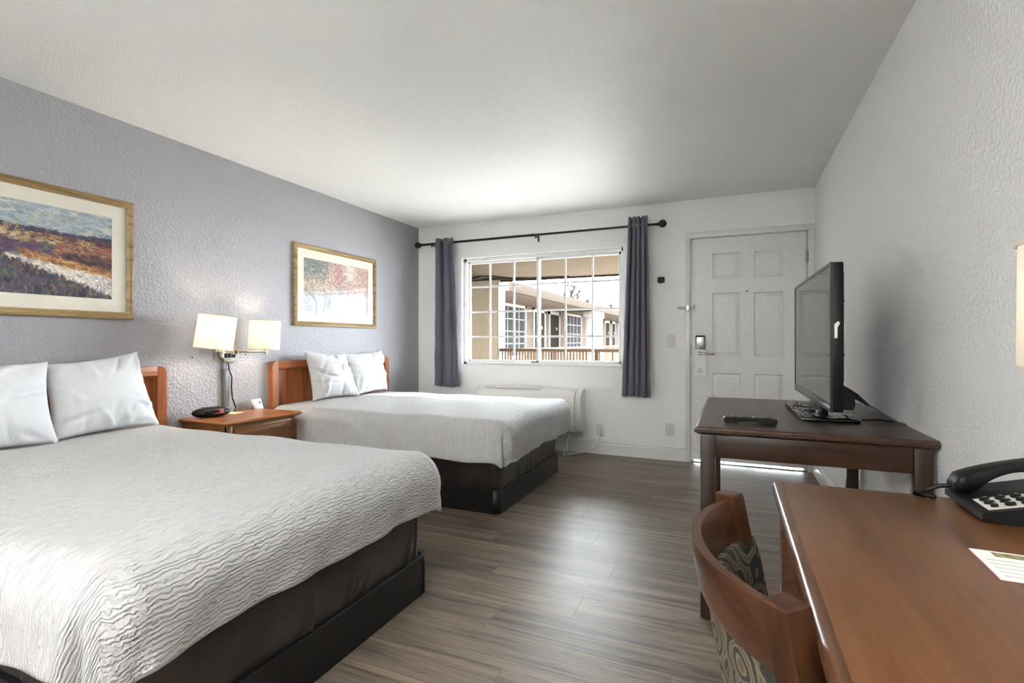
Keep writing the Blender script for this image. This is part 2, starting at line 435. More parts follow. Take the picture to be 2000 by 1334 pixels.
fl = struct('floor', MB().box(XL-.12, YR-.12, -.1, XR+.12, Y1, -.004), M['subfloor'])
PW, PL = .19, 1.22
pm = {}
def plank_mesh(l, wd):
    k = (round(l, 3), round(wd, 3))
    if k not in pm:
        me = mesh_of(MB().box(.0003, .0003, -.004, l-.0003, wd-.0003, 0), 'plank'); me.materials.append(M['plank']); pm[k] = me
    return pm[k]
y = 1.936-PW*31; row = 0
while y < YB-.001:
    ya, yb = max(y, YR), min(y+PW, YB+.02)
    if yb-ya > .01:
        x = XL-PL+((row*.43*PL+.1) % PL) if row != 31 else -.583-3*PL
        while x < XR-.001:
            xa, xb = max(x, XL), min(x+PL, XR)
            if xb-xa > .004:
                o = bpy.data.objects.new('plank', plank_mesh(xb-xa, yb-ya)); C.objects.link(o); o.location = (xa, ya, 0); o.parent = fl
            x += PL
    y += PW; row += 1

# two uplight lamps added to brighten the room, unseen behind the camera
for lx, ly, pw_, lb in ((-1.3, -2.9, FILL_REAR, 'added fill lamp near the rear wall, out of view'), (-1.0, -.55, FILL_NEAR, 'added fill lamp beside the near bed, out of view')):
    ul = thing('fill_lamp', lb, 'fill lamp', (lx, ly, 0))
    obj('foot', MB().lathe([(.14, 0), (.14, .012), (.03, .03), (.012, .05)], (lx, ly, 0), (0, 0, 1), 28), M['black'], ul)
    obj('pole', MB().cyl((lx, ly, .04), (lx, ly, 1.66), .012, n=14), M['black'], ul)
    obj('bowl', MB().lathe([(.02, 1.65), (.1, 1.68), (.17, 1.74), (.19, 1.80), (.185, 1.80), (.16, 1.745), (.09, 1.69), (.015, 1.665)], (lx, ly, 0), (0, 0, 1), 32), M['trim'], ul)
    ud = bpy.data.lights.new('uplight', 'AREA'); ud.shape = 'DISK'; ud.size = .26; ud.energy = pw_; ud.color = (.97, .985, 1.0)
    uo = bpy.data.objects.new('uplight', ud); C.objects.link(uo); uo.parent = ul; uo.location = (0, 0, 1.76); uo.rotation_euler = (PI, 0, 0)

# baseboards
def baseboard(name, p0, p1, nrm):
    prof = [(0, 0), (.02, 0), (.02, .098), (.011, .103), (.011, .116), (.015, .12), (.013, .128), (.005, .136), (.005, .142), (0, .142)]
    d = Vector((p1[0]-p0[0], p1[1]-p0[1], 0))
    v = [(p[0]+nrm[0]*a, p[1]+nrm[1]*a, z) for p in (p0, p1) for a, z in prof]; n = len(prof)
    f = [(k, (k+1) % n, n+(k+1) % n, n+k) for k in range(n)]+[tuple(range(n)), tuple(range(n, 2*n))[::-1]]
    return struct(name, MB().add(v, f), M['trim'])
baseboard('baseboard_back', (XL, YB), (-.383, YB), (0, -1))
baseboard('baseboard_right', (XR, YR), (XR, YB-.02), (-1, 0))
baseboard('baseboard_left', (XL, YR), (XL, YB), (1, 0))

# door casing
DF_ = YB+.004
b = MB()
def casing_piece(x0, z0, x1, z1): b.box(x0, YB-.018, z0, x1, YB, z1, .004)
casing_piece(-.385, 0, -.345, 2.05); casing_piece(.598, 0, .646, 2.05); casing_piece(-.385, 2.045, .646, 2.093)
b.box(DX0-.001, YB-.004, 0, -.339, YB+.1, 2.05); b.box(.592, YB-.004, 0, DX1, YB+.1, 2.05); b.box(DX0, YB-.004, 2.042, DX1, YB+.1, DZ1)
b.box(-.345, DF_+.044, 0, -.315, YB+.1, 2.05); b.box(.568, DF_+.044, 0, DX1-.002, YB+.1, 2.05); b.box(-.345, DF_+.044, 2.015, DX1-.002, YB+.1, 2.049)
struct('trim_1', b, M['trim'])

# six panel door
DL, DR, DB, DT, DF = -.335, .588, .026, 2.038, YB+.004
door = struct('door_1', MB().box(DL, DF+.012, DB, DR, DF+.042, DT), M['door'])
cols = ((-.157, .075), (.185, .408)); rows = ((1.664, 1.897), (.973, 1.535), (.24, .816))
xs = [DL, -.157, .075, .185, .408, DR]
b = MB()
for x0, x1 in ((xs[0], xs[1]), (xs[2], xs[3]), (xs[4], xs[5])): b.box(x0, DF, DB, x1, DF+.013, DT)
zc = [DB, .24, .816, .973, 1.535, 1.664, 1.897, DT]
for x0, x1 in cols:
    for k in (0, 2, 4, 6): b.box(x0, DF, zc[k], x1, DF+.013, zc[k+1])
obj('door_frame', b, M['door'], door)
for x0, x1 in cols:
    for z0, z1 in rows:
        b = MB()
        fn = lambda a, bb, d: (a, DF+d, bb)
        b.sweep_rect(x0, z0, x1, z1, [(0, .0005), (.006, .010), (.012, .0115), (.036, .002), (.036, .012), (0, .012)], fn)
        b.add([(x0+.036, DF+.002, z0+.036), (x1-.036, DF+.002, z0+.036), (x1-.036, DF+.002, z1-.036), (x0+.036, DF+.002, z1-.036)], [(0, 1, 2, 3)])
        obj('raised_panel', b, M['door'], door)
for zz in (1.82, 1.05, .28):
    b = MB(); b.cyl((.592, DF-.012, zz-.05), (.592, DF-.012, zz+.05), .008, n=10); b.box(.583, DF-.006, zz-.05, .6, DF+.004, zz+.05)
    obj('hinge', b, M['chrome_dark'], door)
b = MB(); b.lathe([(.002, -.004), (.009, -.004), (.009, 0), (.006, .002)], (.128, DF, 1.546), (0, 1, 0), 14); b.v = [(x, 2*DF-yy-.002, z) for x, yy, z in b.v]
obj('peephole', b, M['chrome_dark'], door)
b = MB(); b.box(DL+.004, DF-.012, .03, DR-.004, DF+.001, .085, .002)
obj('door_sweep', b, M['door'], door)
b = MB()
for x_ in (-.2, .1, .35, .55): b.lathe([(.005, 0), (.005, .003), (.002, .004)], (x_, DF-.012, .065), (0, -1, 0), 8)
pieces('sweep_screw', b, M['chrome_dark'], door)
# lock: card reader body, lever, latch edge
lk = obj('card_lock', MB().box(-.3, DF-.042, 1.02, -.213, DF, 1.152, .012, 3), M['chrome_dark'], door)
obj('lock_cap', MB().box(-.297, DF-.044, 1.143, -.216, DF-.004, 1.156, .005), M['black'], lk)
b = MB(); b.lathe([(.004, 0), (.008, .002), (.007, .006), (.002, .008)], (-.258, DF-.042, 1.045), (0, -1, 0), 12)
obj('key_cover', b, M['chrome'], lk)
b = MB(); b.lathe([(.022, 0), (.022, .004), (.012, .006), (.011, .055)], (-.262, DF, .995), (0, -1, 0), 18)
b.tube([(-.262, DF-.055, .995), (-.235, DF-.06, .994), (-.18, DF-.058, .991), (-.135, DF-.05, .989)], [.011, .011, .0095, .007], 12)
obj('lever_handle', b, M['chrome'], lk)
obj('strike_plate', MB().box(-.3425, YB-.006, .985, -.3365, YB+.03, 1.08, .002), M['chrome_dark'], door)
# swing bar guard
gd = thing('swing_bar_guard', 'small metal swing bar door guard above the lever lock', 'door guard', (-.345, YB-.02, 1.38))
b = MB(); b.box(-.377, YB-.028, 1.375, -.352, YB-.018, 1.445, .003); b.cyl((-.364, YB-.028, 1.41), (-.364, YB-.05, 1.41), .011, n=12)
obj('bracket', b, M['chrome'], gd)
b = MB(); b.tube([(-.36, YB-.045, 1.418), (-.44, YB-.047, 1.419), (-.452, YB-.047, 1.415), (-.452, YB-.047, 1.405), (-.44, YB-.047, 1.401), (-.36, YB-.045, 1.402)], .0035, 8)
obj('swing_bar', b, M['chrome'], gd)
b = MB(); b.box(-.325, YB-.004, 1.375, -.303, YB+.004, 1.445, .003); b.cyl((-.314, YB-.004, 1.41), (-.314, YB-.03, 1.41), .005, n=10); b.lathe([(.005, 0), (.009, .004), (.009, .01), (.003, .014)], (-.314, YB-.028, 1.41), (0, -1, 0), 12)
b.cyl((-.345, YB-.022, 1.41), (-.314, YB-.024, 1.41), .003, n=8)
obj('catch', b, M['chrome_dark'], gd)
# hanger card with print
hg = thing('door_hanger', 'white paper door hanger with maid service lettering on the door lever', 'sign', (-.257, DF-.05, .795))
b = MB()
hole = [(-.262+.018*math.cos(2*PI*k/16), .995+.018*math.sin(2*PI*k/16)) for k in range(16)]
out = [(-.302, .795), (-.213, .8), (-.211, 1.03), (-.3, 1.028)]
def hfn(a, bb, d): return (a, DF-.050+d, bb)
# card built as quads round the lever hole
ov = []
for k in range(16):
    q = 2*PI*k/16; dx, dz = math.cos(q), math.sin(q)
    tx = ((-.211 if dx > 0 else -.302)+.262)/dx if abs(dx) > 1e-6 else 1e9
    tz = ((1.028 if dz > 0 else .797)-.995)/dz if abs(dz) > 1e-6 else 1e9
    t = min(tx, tz); ov.append((-.262+dx*t, .995+dz*t))
ov2 = []
for k in range(16):
    a_, c_ = ov[k]
    ov2.append((a_, c_))
for d in (0, .0012):
    pts = [hfn(*q, d) for q in hole]+[hfn(*q, d) for q in ov2]
    b.add(pts, [(k, (k+1) % 16, 16+(k+1) % 16, 16+k) for k in range(16)])
cardfill = [(-.302, .797), (-.211, .797)]
idx = [k for k in range(16) if abs(ov2[k][1]-.797) < 1e-6]
lo, hi = min(ov2[k][0] for k in idx), max(ov2[k][0] for k in idx)
sideL = [p for p in ov2 if abs(p[0]+.302) < 1e-6]; sideR = [p for p in ov2 if abs(p[0]+.211) < 1e-6]
def tri(*pp):
    for d in (0, .0012): b.add([hfn(*q, d) for q in pp], [tuple(range(len(pp)))])
bl = min(sideL, key=lambda p: p[1]); br = min(sideR, key=lambda p: p[1]); tl = max(sideL, key=lambda p: p[1]); tr_ = max(sideR, key=lambda p: p[1])
tri((-.302, .797), (lo, .797), bl); tri((-.211, .797), br, (hi, .797))
tops = [p for p in ov2 if abs(p[1]-1.028) < 1e-6]
tri((-.302, 1.028), tl, min(tops)); tri((-.211, 1.028), max(tops), tr_)
obj('card', b, M['paper'], hg)
def text(body, size, loc, rot, mat, parent, name='lettering', depth=.0003):
    cu = bpy.data.curves.new(name, 'FONT'); cu.body = body; cu.size = size; cu.align_x = 'CENTER'; cu.extrude = depth
    t = bpy.data.objects.new('t', cu); C.objects.link(t)
    dg = bpy.context.evaluated_depsgraph_get(); me = bpy.data.meshes.new_from_object(t.evaluated_get(dg))
    bpy.data.objects.remove(t); me.materials.clear(); me.materials.append(mat)
    o = bpy.data.objects.new(name, me); C.objects.link(o); o.parent = parent
    o.location = Vector(loc)-wloc(parent); o.rotation_euler = rot; return o
for k, s_ in enumerate(('MAID', 'SERVICE', 'PLEASE')):
    text(s_, .0145, (-.257, DF-.0505, .850-k*.0165), (PI/2, 0, 0), M['ink'], hg)

b = MB(); b.box(DX0, YB+.0, -.003, DX1, YB+.14, .008, .003)
struct('trim_2', b, M['chrome_dark'])

# ------------------------------------------------------------------ window
win = MB()
def wbox(mb, x0, z0, x1, z1, y0, y1, bv=.003): return mb.box(x0, y0, z0, x1, y1, z1, bv)
FX0, FX1, FZ0, FZ1 = WX0+.001, WX1-.001, WZ0+.001, WZ1-.001
for a in ((FX0, FZ0, FX0+.035, FZ1), (FX1-.028, FZ0, FX1, FZ1), (FX0, FZ0, FX1, FZ0+.03), (FX0, FZ1-.035, FX1, FZ1)):
    wbox(win, *a, 4.972, 5.052)
wind = struct('window_1', win, M['vinyl'])
def sash(x0, x1, z0, z1, y0, y1, cols, rows, fw):
    s_ = MB()
    for a in ((x0, z0, x0+fw, z1), (x1-fw, z0, x1, z1), (x0, z0, x1, z0+fw), (x0, z1-fw, x1, z1)): wbox(s_, *a, y0, y1)
    so_ = obj('sash', s_, M['vinyl'], wind)
    for x in cols: obj('muntin', MB().box(x-.009, y0+.004, z0+fw, x+.009, y1-.004, z1-fw, .002), M['vinyl'], so_)
    for z in rows: obj('muntin', MB().box(x0+fw, y0+.006, z-.009, x1-fw, y1-.006, z+.009, .002), M['vinyl'], so_)
    cx = [x0+fw]+[v for x in cols for v in (x-.009, x+.009)]+[x1-fw]
    cz = [z0+fw]+[v for z in rows for v in (z-.009, z+.009)]+[z1-fw]
    ym = (y0+y1)/2
    for i in range(0, len(cx), 2):
        for k in range(0, len(cz), 2):
            obj('pane', MB().add([(cx[i], ym, cz[k]), (cx[i+1], ym, cz[k]), (cx[i+1], ym, cz[k+1]), (cx[i], ym, cz[k+1])], [(0, 1, 2, 3)]), M['glass'], so_)
    return so_
RZ = (1.155, 1.43, 1.707)
sL = sash(FX0+.035, -1.845, FZ0+.03, FZ1-.035, 5.018, 5.046, (-2.435, -2.15), RZ, .02)
sR = sash(-1.872, FX1-.028, FZ0+.03, FZ1-.035, 4.98, 5.008, (-1.56, -1.275), RZ, .026)
obj('sash_latch', MB().box(-1.93, 4.966, WZ0+.031, -1.86, 4.982, WZ0+.043, .003), M['black'], wind)
obj('sash_stop', MB().box(-1.858, 4.972, WZ0+.031, -1.85, 4.98, WZ0+.075, .002), M['chrome_dark'], wind)

# curtain rod
rod = thing('curtain_rod', 'long thin black metal curtain rod with ball ends over the window', 'curtain rod', (-1.9, YB-.09, 2.15))
yr = YB-.09
obj('rod_tube', MB().cyl((-3.19, yr, 2.187), (-1.84, yr, 2.187), .0125, n=16).cyl((-1.86, yr, 2.187), (-.63, yr, 2.187), .0105, n=16), M['rod'], rod)
obj('joint_collar', MB().cyl((-1.865, yr, 2.187), (-1.845, yr, 2.187), .015, n=16), M['rod'], rod)
for x, sx in ((-3.19, -1), (-.63, 1)):
    pr = [(.011, 0), (.016, .003), (.016, .012), (.011, .016)]+[(max(.002, .036*math.sin(q)), .052-.036*math.cos(q)) for q in np.linspace(.35, PI-.05, 12)]
    obj('finial', MB().lathe(pr, (x, yr, 2.187), (sx, 0, 0), 20), M['rod'], rod)
for x in (-3.06, -1.826, -.8):
    b = MB(); b.box(x-.008, YB-.006, 2.13, x+.008, YB, 2.2, .002); b.box(x-.006, yr, 2.166, x+.006, YB-.003, 2.176, .002); b.tube([(x, yr-.018, 2.187), (x, yr-.012, 2.174), (x, yr, 2.168), (x, yr+.012, 2.174), (x, yr+.018, 2.187)], .005, 8)
    b.box(x-.004, yr-.004, 2.15, x+.004, yr+.004, 2.17, .001)
    obj('bracket', b, M['rod'], rod)

def curtain(xt0, xt1, xb0, xb1, zt, zb, folds, amp, label, seed, flat=0.0):
    r = np.random.default_rng(seed); nu, nv = 140, 60
    ph = r.uniform(0, 2*PI); P = np.zeros((nu, nv, 3))
    u = np.linspace(0, 1, nu)[:, None]; v = np.linspace(0, 1, nv)[None, :]
    uu = u+.018*np.sin(2*PI*u*2.3+ph)
    fold = np.cos(2*PI*folds*uu)
    sharp_ = np.sign(fold)*np.abs(fold)**.7
    ease = np.clip(v, 0, 1)
    x0 = xt0+(xb0-xt0)*ease; x1 = xt1+(xb1-xt1)*ease
    P[..., 0] = x0+(x1-x0)*u+.35*amp*np.sin(4*PI*folds*uu)*(1-u*flat)*.5
    a = amp*(1-.25*v)*(1-flat*np.clip((u-.45)/.2, 0, 1)*.75)
    P[..., 1] = yr+a*sharp_+.006*np.sin(9*v*PI+5*u)*v
    if flat: P[..., 1] += -.02*np.exp(-((u-.62-.1*np.sin(v*5))/.05)**2)*np.exp(-((v-.62)/.16)**2)+.012*np.exp(-((u-.78+.3*(v-.6))/.04)**2)*np.exp(-((v-.6)/.12)**2)
    P[..., 2] = zt+(zb-zt)*v+.004*np.sin(2*PI*folds*uu*1.0)*(v > .95)+.012*np.sin(u*7+ph)*v*.4
    t = thing('curtain', label, 'curtain', ((xb0+xb1)/2, yr, zb), 0, 'curtains beside the window')
    o = obj('panel', MB().grid(P, nu, nv, np.stack(np.broadcast_arrays(u, v), -1)), M['curtain'], t, sharp=80)
    md = o.modifiers.new('thickness', 'SOLIDIFY'); md.thickness = .003
    for k in range(int(folds*2)):
        xx = xt0+(xt1-xt0)*(k+.5)/(folds*2)
        rg = MB()
        ring = [(.021, -.003), (.029, -.003), (.031, 0), (.029, .003), (.021, .003), (.019, 0), (.021, -.003)]
        rg.lathe(ring, (xx, yr, 2.187), (1, .35 if k % 2 else -.35, 0), 20, cap=False)
        obj('grommet', rg, M['chrome'], t)
    if flat:
        rg = MB().lathe([(.021, -.003), (.029, -.003), (.031, 0), (.029, .003), (.021, .003), (.019, 0), (.021, -.003)], (xt1-.05, yr-.052, 2.187), (-.25, -1, 0), 24, cap=False)
        obj('grommet', rg, M['chrome'], t)
    return t
curtain(-3.01, -2.775, -3.04, -2.70, 2.235, .612, 2.5, .046, 'plum-grey curtain left of the window beside the corner, puckered near the bottom', 3, .6)
curtain(-.892, -.712, -.952, -.688, 2.268, .585, 4.5, .034, 'dark grey pleated curtain right of the window, nearer the white door', 5)

# wall fittings on the back wall
def wplate(x0, z0, x1, z1): return MB().box(x0, YB-.006, z0, x1, YB, z1, .003)
sw = thing('light_switch', 'ivory rocker light switch plate beside the door', 'light switch', (-.511, YB-.003, 1.045))
obj('plate', wplate(-.548, 1.047, -.475, 1.163), M['outlet'], sw)
obj('rocker', MB().box(-.528, YB-.011, 1.072, -.495, YB-.005, 1.138, .003), M['outlet'], sw)
pieces('screw', MB().lathe([(.003, 0), (.003, .002), (.001, .0025)], (-.511, YB-.006, 1.155), (0, -1, 0), 8).lathe([(.003, 0), (.003, .002), (.001, .0025)], (-.511, YB-.006, 1.056), (0, -1, 0), 8), M['chrome_dark'], sw)
def outlet(x0, x1, z0, z1, label):
    t = thing('wall_outlet', label, 'outlet', ((x0+x1)/2, YB-.003, z0), 0, 'duplex outlets on the back wall')
    obj('plate', wplate(x0, z0, x1, z1), M['outlet'], t)
    xc = (x0+x1)/2
    for zc_ in (z0+.04, z1-.04):
        s_ = obj('socket', MB().lathe([(.017, 0), (.017, .003), (.015, .004)], (xc, YB-.005, zc_), (0, -1, 0), 18), M['outlet'], t)
        q = MB()
        for dx in (-.006, .006): q.box(xc+dx-.001, YB-.0098, zc_-.001, xc+dx+.001, YB-.0088, zc_+.008)
        q.lathe([(.0025, 0), (.0025, .001)], (xc, YB-.0088, zc_-.008), (0, -1, 0), 8)
        pieces('slot', q, M['black'], s_)
    return t
outlet(-1.219, -1.142, .169, .289, 'ivory duplex wall outlet with the air conditioner plugged in')
outlet(-.562, -.484, .223, .342, 'empty ivory duplex wall outlet low on the wall near the door')
hk = thing('wall_holder', 'small black square holder on the white wall between curtain and door', 'holder', (-.601, YB-.005, 1.645))
obj('body', MB().box(-.632, YB-.022, 1.651, -.571, YB, 1.706, .006, 2), M['black'], hk)
obj('knob', MB().cyl((-.601, YB-.012, 1.652), (-.601, YB-.012, 1.643), .006, n=10), M['black'], hk)

# through-wall air conditioner under the window
ac = thing('air_conditioner', 'white through-wall air conditioner under the window behind the far bed', 'air conditioner', (-1.88, YB-.12, .22))
prof = [(YB-.002, .225), (YB-.19, .225), (YB-.215, .245), (YB-.222, .30), (YB-.222, .5), (YB-.21, .57), (YB-.17, .615), (YB-.10, .632), (YB-.002, .632)]
obj('cover', MB().prism([(a, c) for a, c in prof], -2.43, -1.385, lambda a, c, d: (d, a, c)), M['ac'], ac, sharp=50)
obj('end_cap', MB().prism([(a+.0, c) for a, c in prof], -1.384, -1.33, lambda a, c, d: (d, min(YB-.002, a+.035) if a < YB-.05 else a, c)), M['ac'], ac, sharp=50)
for k in range(14):
    yy = YB-.165+k*.009
    obj('vent_slat', MB().box(-2.35, yy, .632+(-.004 if yy < YB-.1 else 0), -1.75, yy+.004, .640, .001), M['ac'], ac)
b = MB(); b.tube([(-1.18, YB-.012, .212), (-1.18, YB-.035, .208), (-1.18, YB-.05, .17), (-1.19, YB-.06, .12), (-1.24, YB-.08, .06), (-1.33, YB-.10, .02), (-1.42, YB-.14, .008), (-1.47, YB-.16, .02), (-1.475, YB-.15, .1), (-1.46, YB-.12, .226)], .006, 8)
b.tube([(-1.40, YB-.12, .012), (-1.44, YB-.2, .008), (-1.48, YB-.23, .008), (-1.5, YB-.18, .012), (-1.49, YB-.16, .06)], .005, 8)
obj('power_cord', b, M['ac'], ac)
obj('plug', MB().box(-1.196, YB-.045, .195, -1.164, YB-.009, .235, .006), M['outlet'], ac)

# ------------------------------------------------------------------ beds
def drape(name, x0, x1, y0, y1, zt, hem, r, drop_corner, seed, label, pleat):
    """bedspread: flat cloth rolled over three edges (x0 head stays flat); UV = cloth metres"""
    rg = np.random.default_rng(seed)
    ix1, iy0, iy1 = x1-r, y0+r, y1-r
    L = r*PI/2+(zt-r-hem)
    st = .018
    A = np.concatenate([np.arange(x0, ix1, st), np.linspace(ix1, ix1+L, 36)])
    Bv = np.concatenate([np.linspace(iy0-L, iy0, 36)[:-1], np.arange(iy0, iy1, st), np.linspace(iy1, iy1+L, 36)])
    a, bb = np.meshgrid(A, Bv, indexing='ij')
    ox = np.clip(a-ix1, 0, None); oy = np.where(bb < iy0, iy0-bb, np.where(bb > iy1, bb-iy1, 0)); sy = np.where(bb < (iy0+iy1)/2, -1, 1)
    d = np.maximum(ox, oy)
    with np.errstate(divide='ignore', invalid='ignore'):
        ang = np.where(ox >= oy, PI/4*np.where(ox > 0, oy/np.maximum(ox, 1e-9), 0), PI/2-PI/4*ox/np.maximum(oy, 1e-9))
    q = np.clip(d/r, 0, PI/2)
    hor = r*np.sin(q); dn = r*(1-np.cos(q))+np.clip(d-r*PI/2, 0, None)
    hang = np.clip((d-r*.9)/.2, 0, 1)
    corner = np.sin(2*ang)**2*(np.minimum(ox, oy) > 0)
    # slow waves of the hanging cloth, outward bulge, and the tucked corner pleat
    wave = .006*np.sin(bb*17+1.3)+.005*np.sin(a*15+.4)+.004*np.sin(bb*31+a*27)
    hor = hor+hang*(wave+.004)
    near = (sy < 0)
    ca = pleat
    g = np.exp(-((ang-ca)/.10)**2); g2 = np.exp(-((ang-ca-.26)/.16)**2)
    both = np.minimum(ox, oy) > 0
    hor = hor+np.where(both, hang*(-.035*g+.022*g2), 0)
    stretch = 1+np.where(both, drop_corner*np.sin(2*ang)**2*.16, 0)
    dn = dn*stretch
    dn = dn+hang*(.006*np.sin(bb*9+seed)+.005*np.sin(a*11))*(d/L)
    px = np.minimum(a, ix1)+hor*np.where(d > 0, np.cos(ang), 0)*np.where(ox > 0, 1, 0)
    py = np.clip(bb, iy0, iy1)+sy*hor*np.where(oy > 0, np.sin(ang), 0)
    crown = .012*np.cos((np.clip(bb, iy0, iy1)-(iy0+iy1)/2)/(iy1-iy0)*PI)
    puff = .004*np.sin(a*7.3+seed)*np.sin(bb*6.1)+.003*np.sin(a*13+bb*9)
    pz = zt-dn+crown*1.0-.012+puff*(1-hang)
    head = np.clip((a-x0)/.25, 0, 1); pz = pz-(1-head)*.0
    P = np.stack([px, py, pz], -1)
    mb = MB().grid(P, len(A), len(Bv), np.stack([a, bb], -1))
    c = ((x0+x1)/2, (y0+y1)/2, hem)
    me = mesh_of(mb, name, c, 80); me.materials.append(M['quilt'])
    o = bpy.data.objects.new(name, me); C.objects.link(o); o.location = c
    md = o.modifiers.new('thickness', 'SOLIDIFY'); md.thickness = .012; md.offset = -1
    # seersucker relief, real ripples on the cloth
    return tag(o, label, 'bedspread')

def rr_outline(x0, y0, x1, y1, r, n=8):
    return rrect(x0, y0, x1, y1, r, n)

def bed(x0, x1, y0, y1, zb, hem, label, seed, folds):
    t = thing('bed', label, 'bed', ((x0+x1)/2, (y0+y1)/2, 0))
    b = MB()
    o = rr_outline(x0, y0, x1, y1, .05)
    i_ = rr_outline(x0+.015, y0+.015, x1-.015, y1-.015, .04)
    n = len(o)
    v = [(*q, 0) for q in o]+[(*q, zb-.004) for q in o]+[(q[0]-(.003 if q[0] > (x0+x1)/2 else -.003), q[1], zb) for q in o]+[(*q, zb) for q in i_]+[(*q, zb-.02) for q in i_]
    f = [(l*n+k, l*n+(k+1) % n, (l+1)*n+(k+1) % n, (l+1)*n+k) for l in range(4) for k in range(n)]+[tuple(range(4*n, 5*n)), tuple(range(n))[::-1]]
    bs = obj('platform_base', b.add(v, f), M['base_black'], t)
    cp = MB()
    for (yy, s_) in ((y0, -1), (y1, 1)):
        ol = [q for q in o if q[0] > x1-.0501 and (q[1] < y0+.0501 if s_ < 0 else q[1] > y1-.0501)]
        cx, cy = x1-.05, (y0+.05 if s_ < 0 else y1-.05)
        ol.sort(key=lambda q: math.atan2(q[1]-cy, q[0]-cx))
        ext = [(cx, cy+s_*.05)]
        pts = ol
        ov = [(cx+(qx-cx)*1.04, cy+(qy-cy)*1.04) for qx, qy in pts]
        m_ = len(pts)
        vv = [(*q, .002) for q in ov]+[(*q, zb+.001) for q in ov]
        cp = MB().add(vv, [(k, k+1, m_+k+1, m_+k) for k in range(m_-1)])
        oc = obj('corner_guard', cp, M['base_black'], bs)
        md = oc.modifiers.new('thickness', 'SOLIDIFY'); md.thickness = .002
        scr = MB()
        for zz in (.03, zb-.025): scr.lathe([(.005, 0), (.005, .002), (.001, .003)], (x1-.05-.012, cy+s_*.052, zz), (0, s_, 0), 8).lathe([(.005, 0), (.005, .002), (.001, .003)], (x1+.002, cy+s_*.0-.0, zz), (1, 0, 0), 8)
        pieces('rivet', scr, M['black_gloss'], bs)
    # satin skirt with gathers
    rg = np.random.default_rng(seed)
    k0 = rr_outline(x0+.012, y0+.014, x1-.014, y1-.014, .06, 10)
    # resample outline
    pts = np.array(k0+[k0[0]]); seg = np.hypot(*np.diff(pts, axis=0).T); s = np.concatenate([[0], np.cumsum(seg)])
    nS = 520; sv = np.linspace(0, s[-1], nS); X = np.interp(sv, s, pts[:, 0]); Y = np.interp(sv, s, pts[:, 1])
    cx, cy = (x0+x1)/2, (y0+y1)/2
    tx, ty = np.gradient(X), np.gradient(Y); ln = np.hypot(tx, ty)+1e-9; nx, ny = ty/ln, -tx/ln
    fl_ = np.sign((X-cx)*nx+(Y-cy)*ny); nx, ny = nx*fl_, ny*fl_
    nz_ = 26; zz = np.linspace(zb-.006, hem+.05, nz_); P = np.zeros((nS, nz_, 3))
    dis = np.zeros((nS, nz_)); tt = (zz-zz[0])/(zz[-1]-zz[0])
    for _ in range(folds):
        c0 = rg.uniform(0, s[-1]); wd = rg.uniform(.006, .016); sl = rg.uniform(-.16, .16); hh = rg.uniform(.25, .75); am = rg.uniform(.006, .017)
        for j in range(nz_):
            dd = (sv-c0-sl*tt[j]); dis[:, j] += am*np.exp(-(dd/(wd*(1+1.2*tt[j])))**2)*max(0, 1-tt[j]/hh)
    dis += .008*np.sin(sv[:, None]*5.1+seed)*np.sin(tt[None, :]*PI)+.004*np.sin(sv[:, None]*13)*tt[None, :]
    dis += .010*np.sin(tt[None, :]*PI)
    P[..., 0] = X[:, None]+nx[:, None]*(dis-.008); P[..., 1] = Y[:, None]+ny[:, None]*(dis-.008); P[..., 2] = zz[None, :]
    sk = obj('bed_skirt', MB().grid(P, nS, nz_, np.zeros((nS, nz_, 2))), M['skirt'], t, sharp=80)
    obj('mattress', MB().box(x0+.02, y0+.03, zb+.05, x1-.05, y1-.03, .56, .05, 3), M['linen'], t)
    return t
bed(-3.23, -1.235, .73, 1.93, .165, .39, 'near bed on a black platform base with dark brown satin skirt', 4, 46)
bed(-3.23, -1.347, 2.914, 4.125, .15, .345, 'far bed on a black platform base, nearer the window', 9, 26)
drape('bedspread', -3.235, -1.188, .60, 2.035, .616, .385, .125, 1.0, 2, 'white rippled bedspread on the near bed, cut by the picture edge', 1.12)
drape('bedspread', -3.235, -1.262, 2.83, 4.25, .618, .355, .095, .5, 5, 'white rippled bedspread on the far bed beside the window', .8)

def headboard(y0, y1, label):
    t = thing('headboard', label, 'headboard', (XL+.025, (y0+y1)/2, 0), 0, 'cherry wood headboards')
    zt = .949; fn = lambda a, c, d: (d, a, c)
    xb, xf = XL+.002, XL+.048
    obj('back_panel', MB().prism(rrect(y0+.03, .25, y1-.03, zt-.03, .01, 2), xb, xb+.016, fn), M['cherry'], t)
    # frame: rounded outer top corners, square opening
    sw_, tw = .056, .058
    b = MB()
    # stiles with rounded outer top corner
    for s_, (a0, a1) in ((0, (y0, y0+sw_)), (1, (y1-sw_, y1))):
        cn = (0, 1, 0, 0) if s_ == 0 else (1, 0, 0, 0)
        b = MB().prism(rrect(a0, .02, a1, zt, .045, 6, cn), xb, xf, fn)
        obj('stile', b, M['cherry'], t)
    obj('top_rail', MB().box(xb, y0+sw_, zt-tw, xf, y1-sw_, zt, .002), M['cherry_y'], t)
    obj('bottom_rail', MB().box(xb, y0+sw_, .25, xf, y1-sw_, .32, .002), M['cherry_y'], t)
    # inner bevel moulding
    b = MB(); b.sweep_rect(y0+sw_, .32, y1-sw_, zt-tw, [(0, xf-.002), (.016, xb+.022), (.016, xb+.014), (0, xb+.014)], lambda a, c, d: (d, a, c))
    obj('bead', b, M['cherry'], t)
headboard(.61, 2.06, 'cherry wood headboard of the near bed, behind the two largest pillows')
headboard(2.859, 4.307, 'cherry wood headboard of the far bed, right of the nightstand')

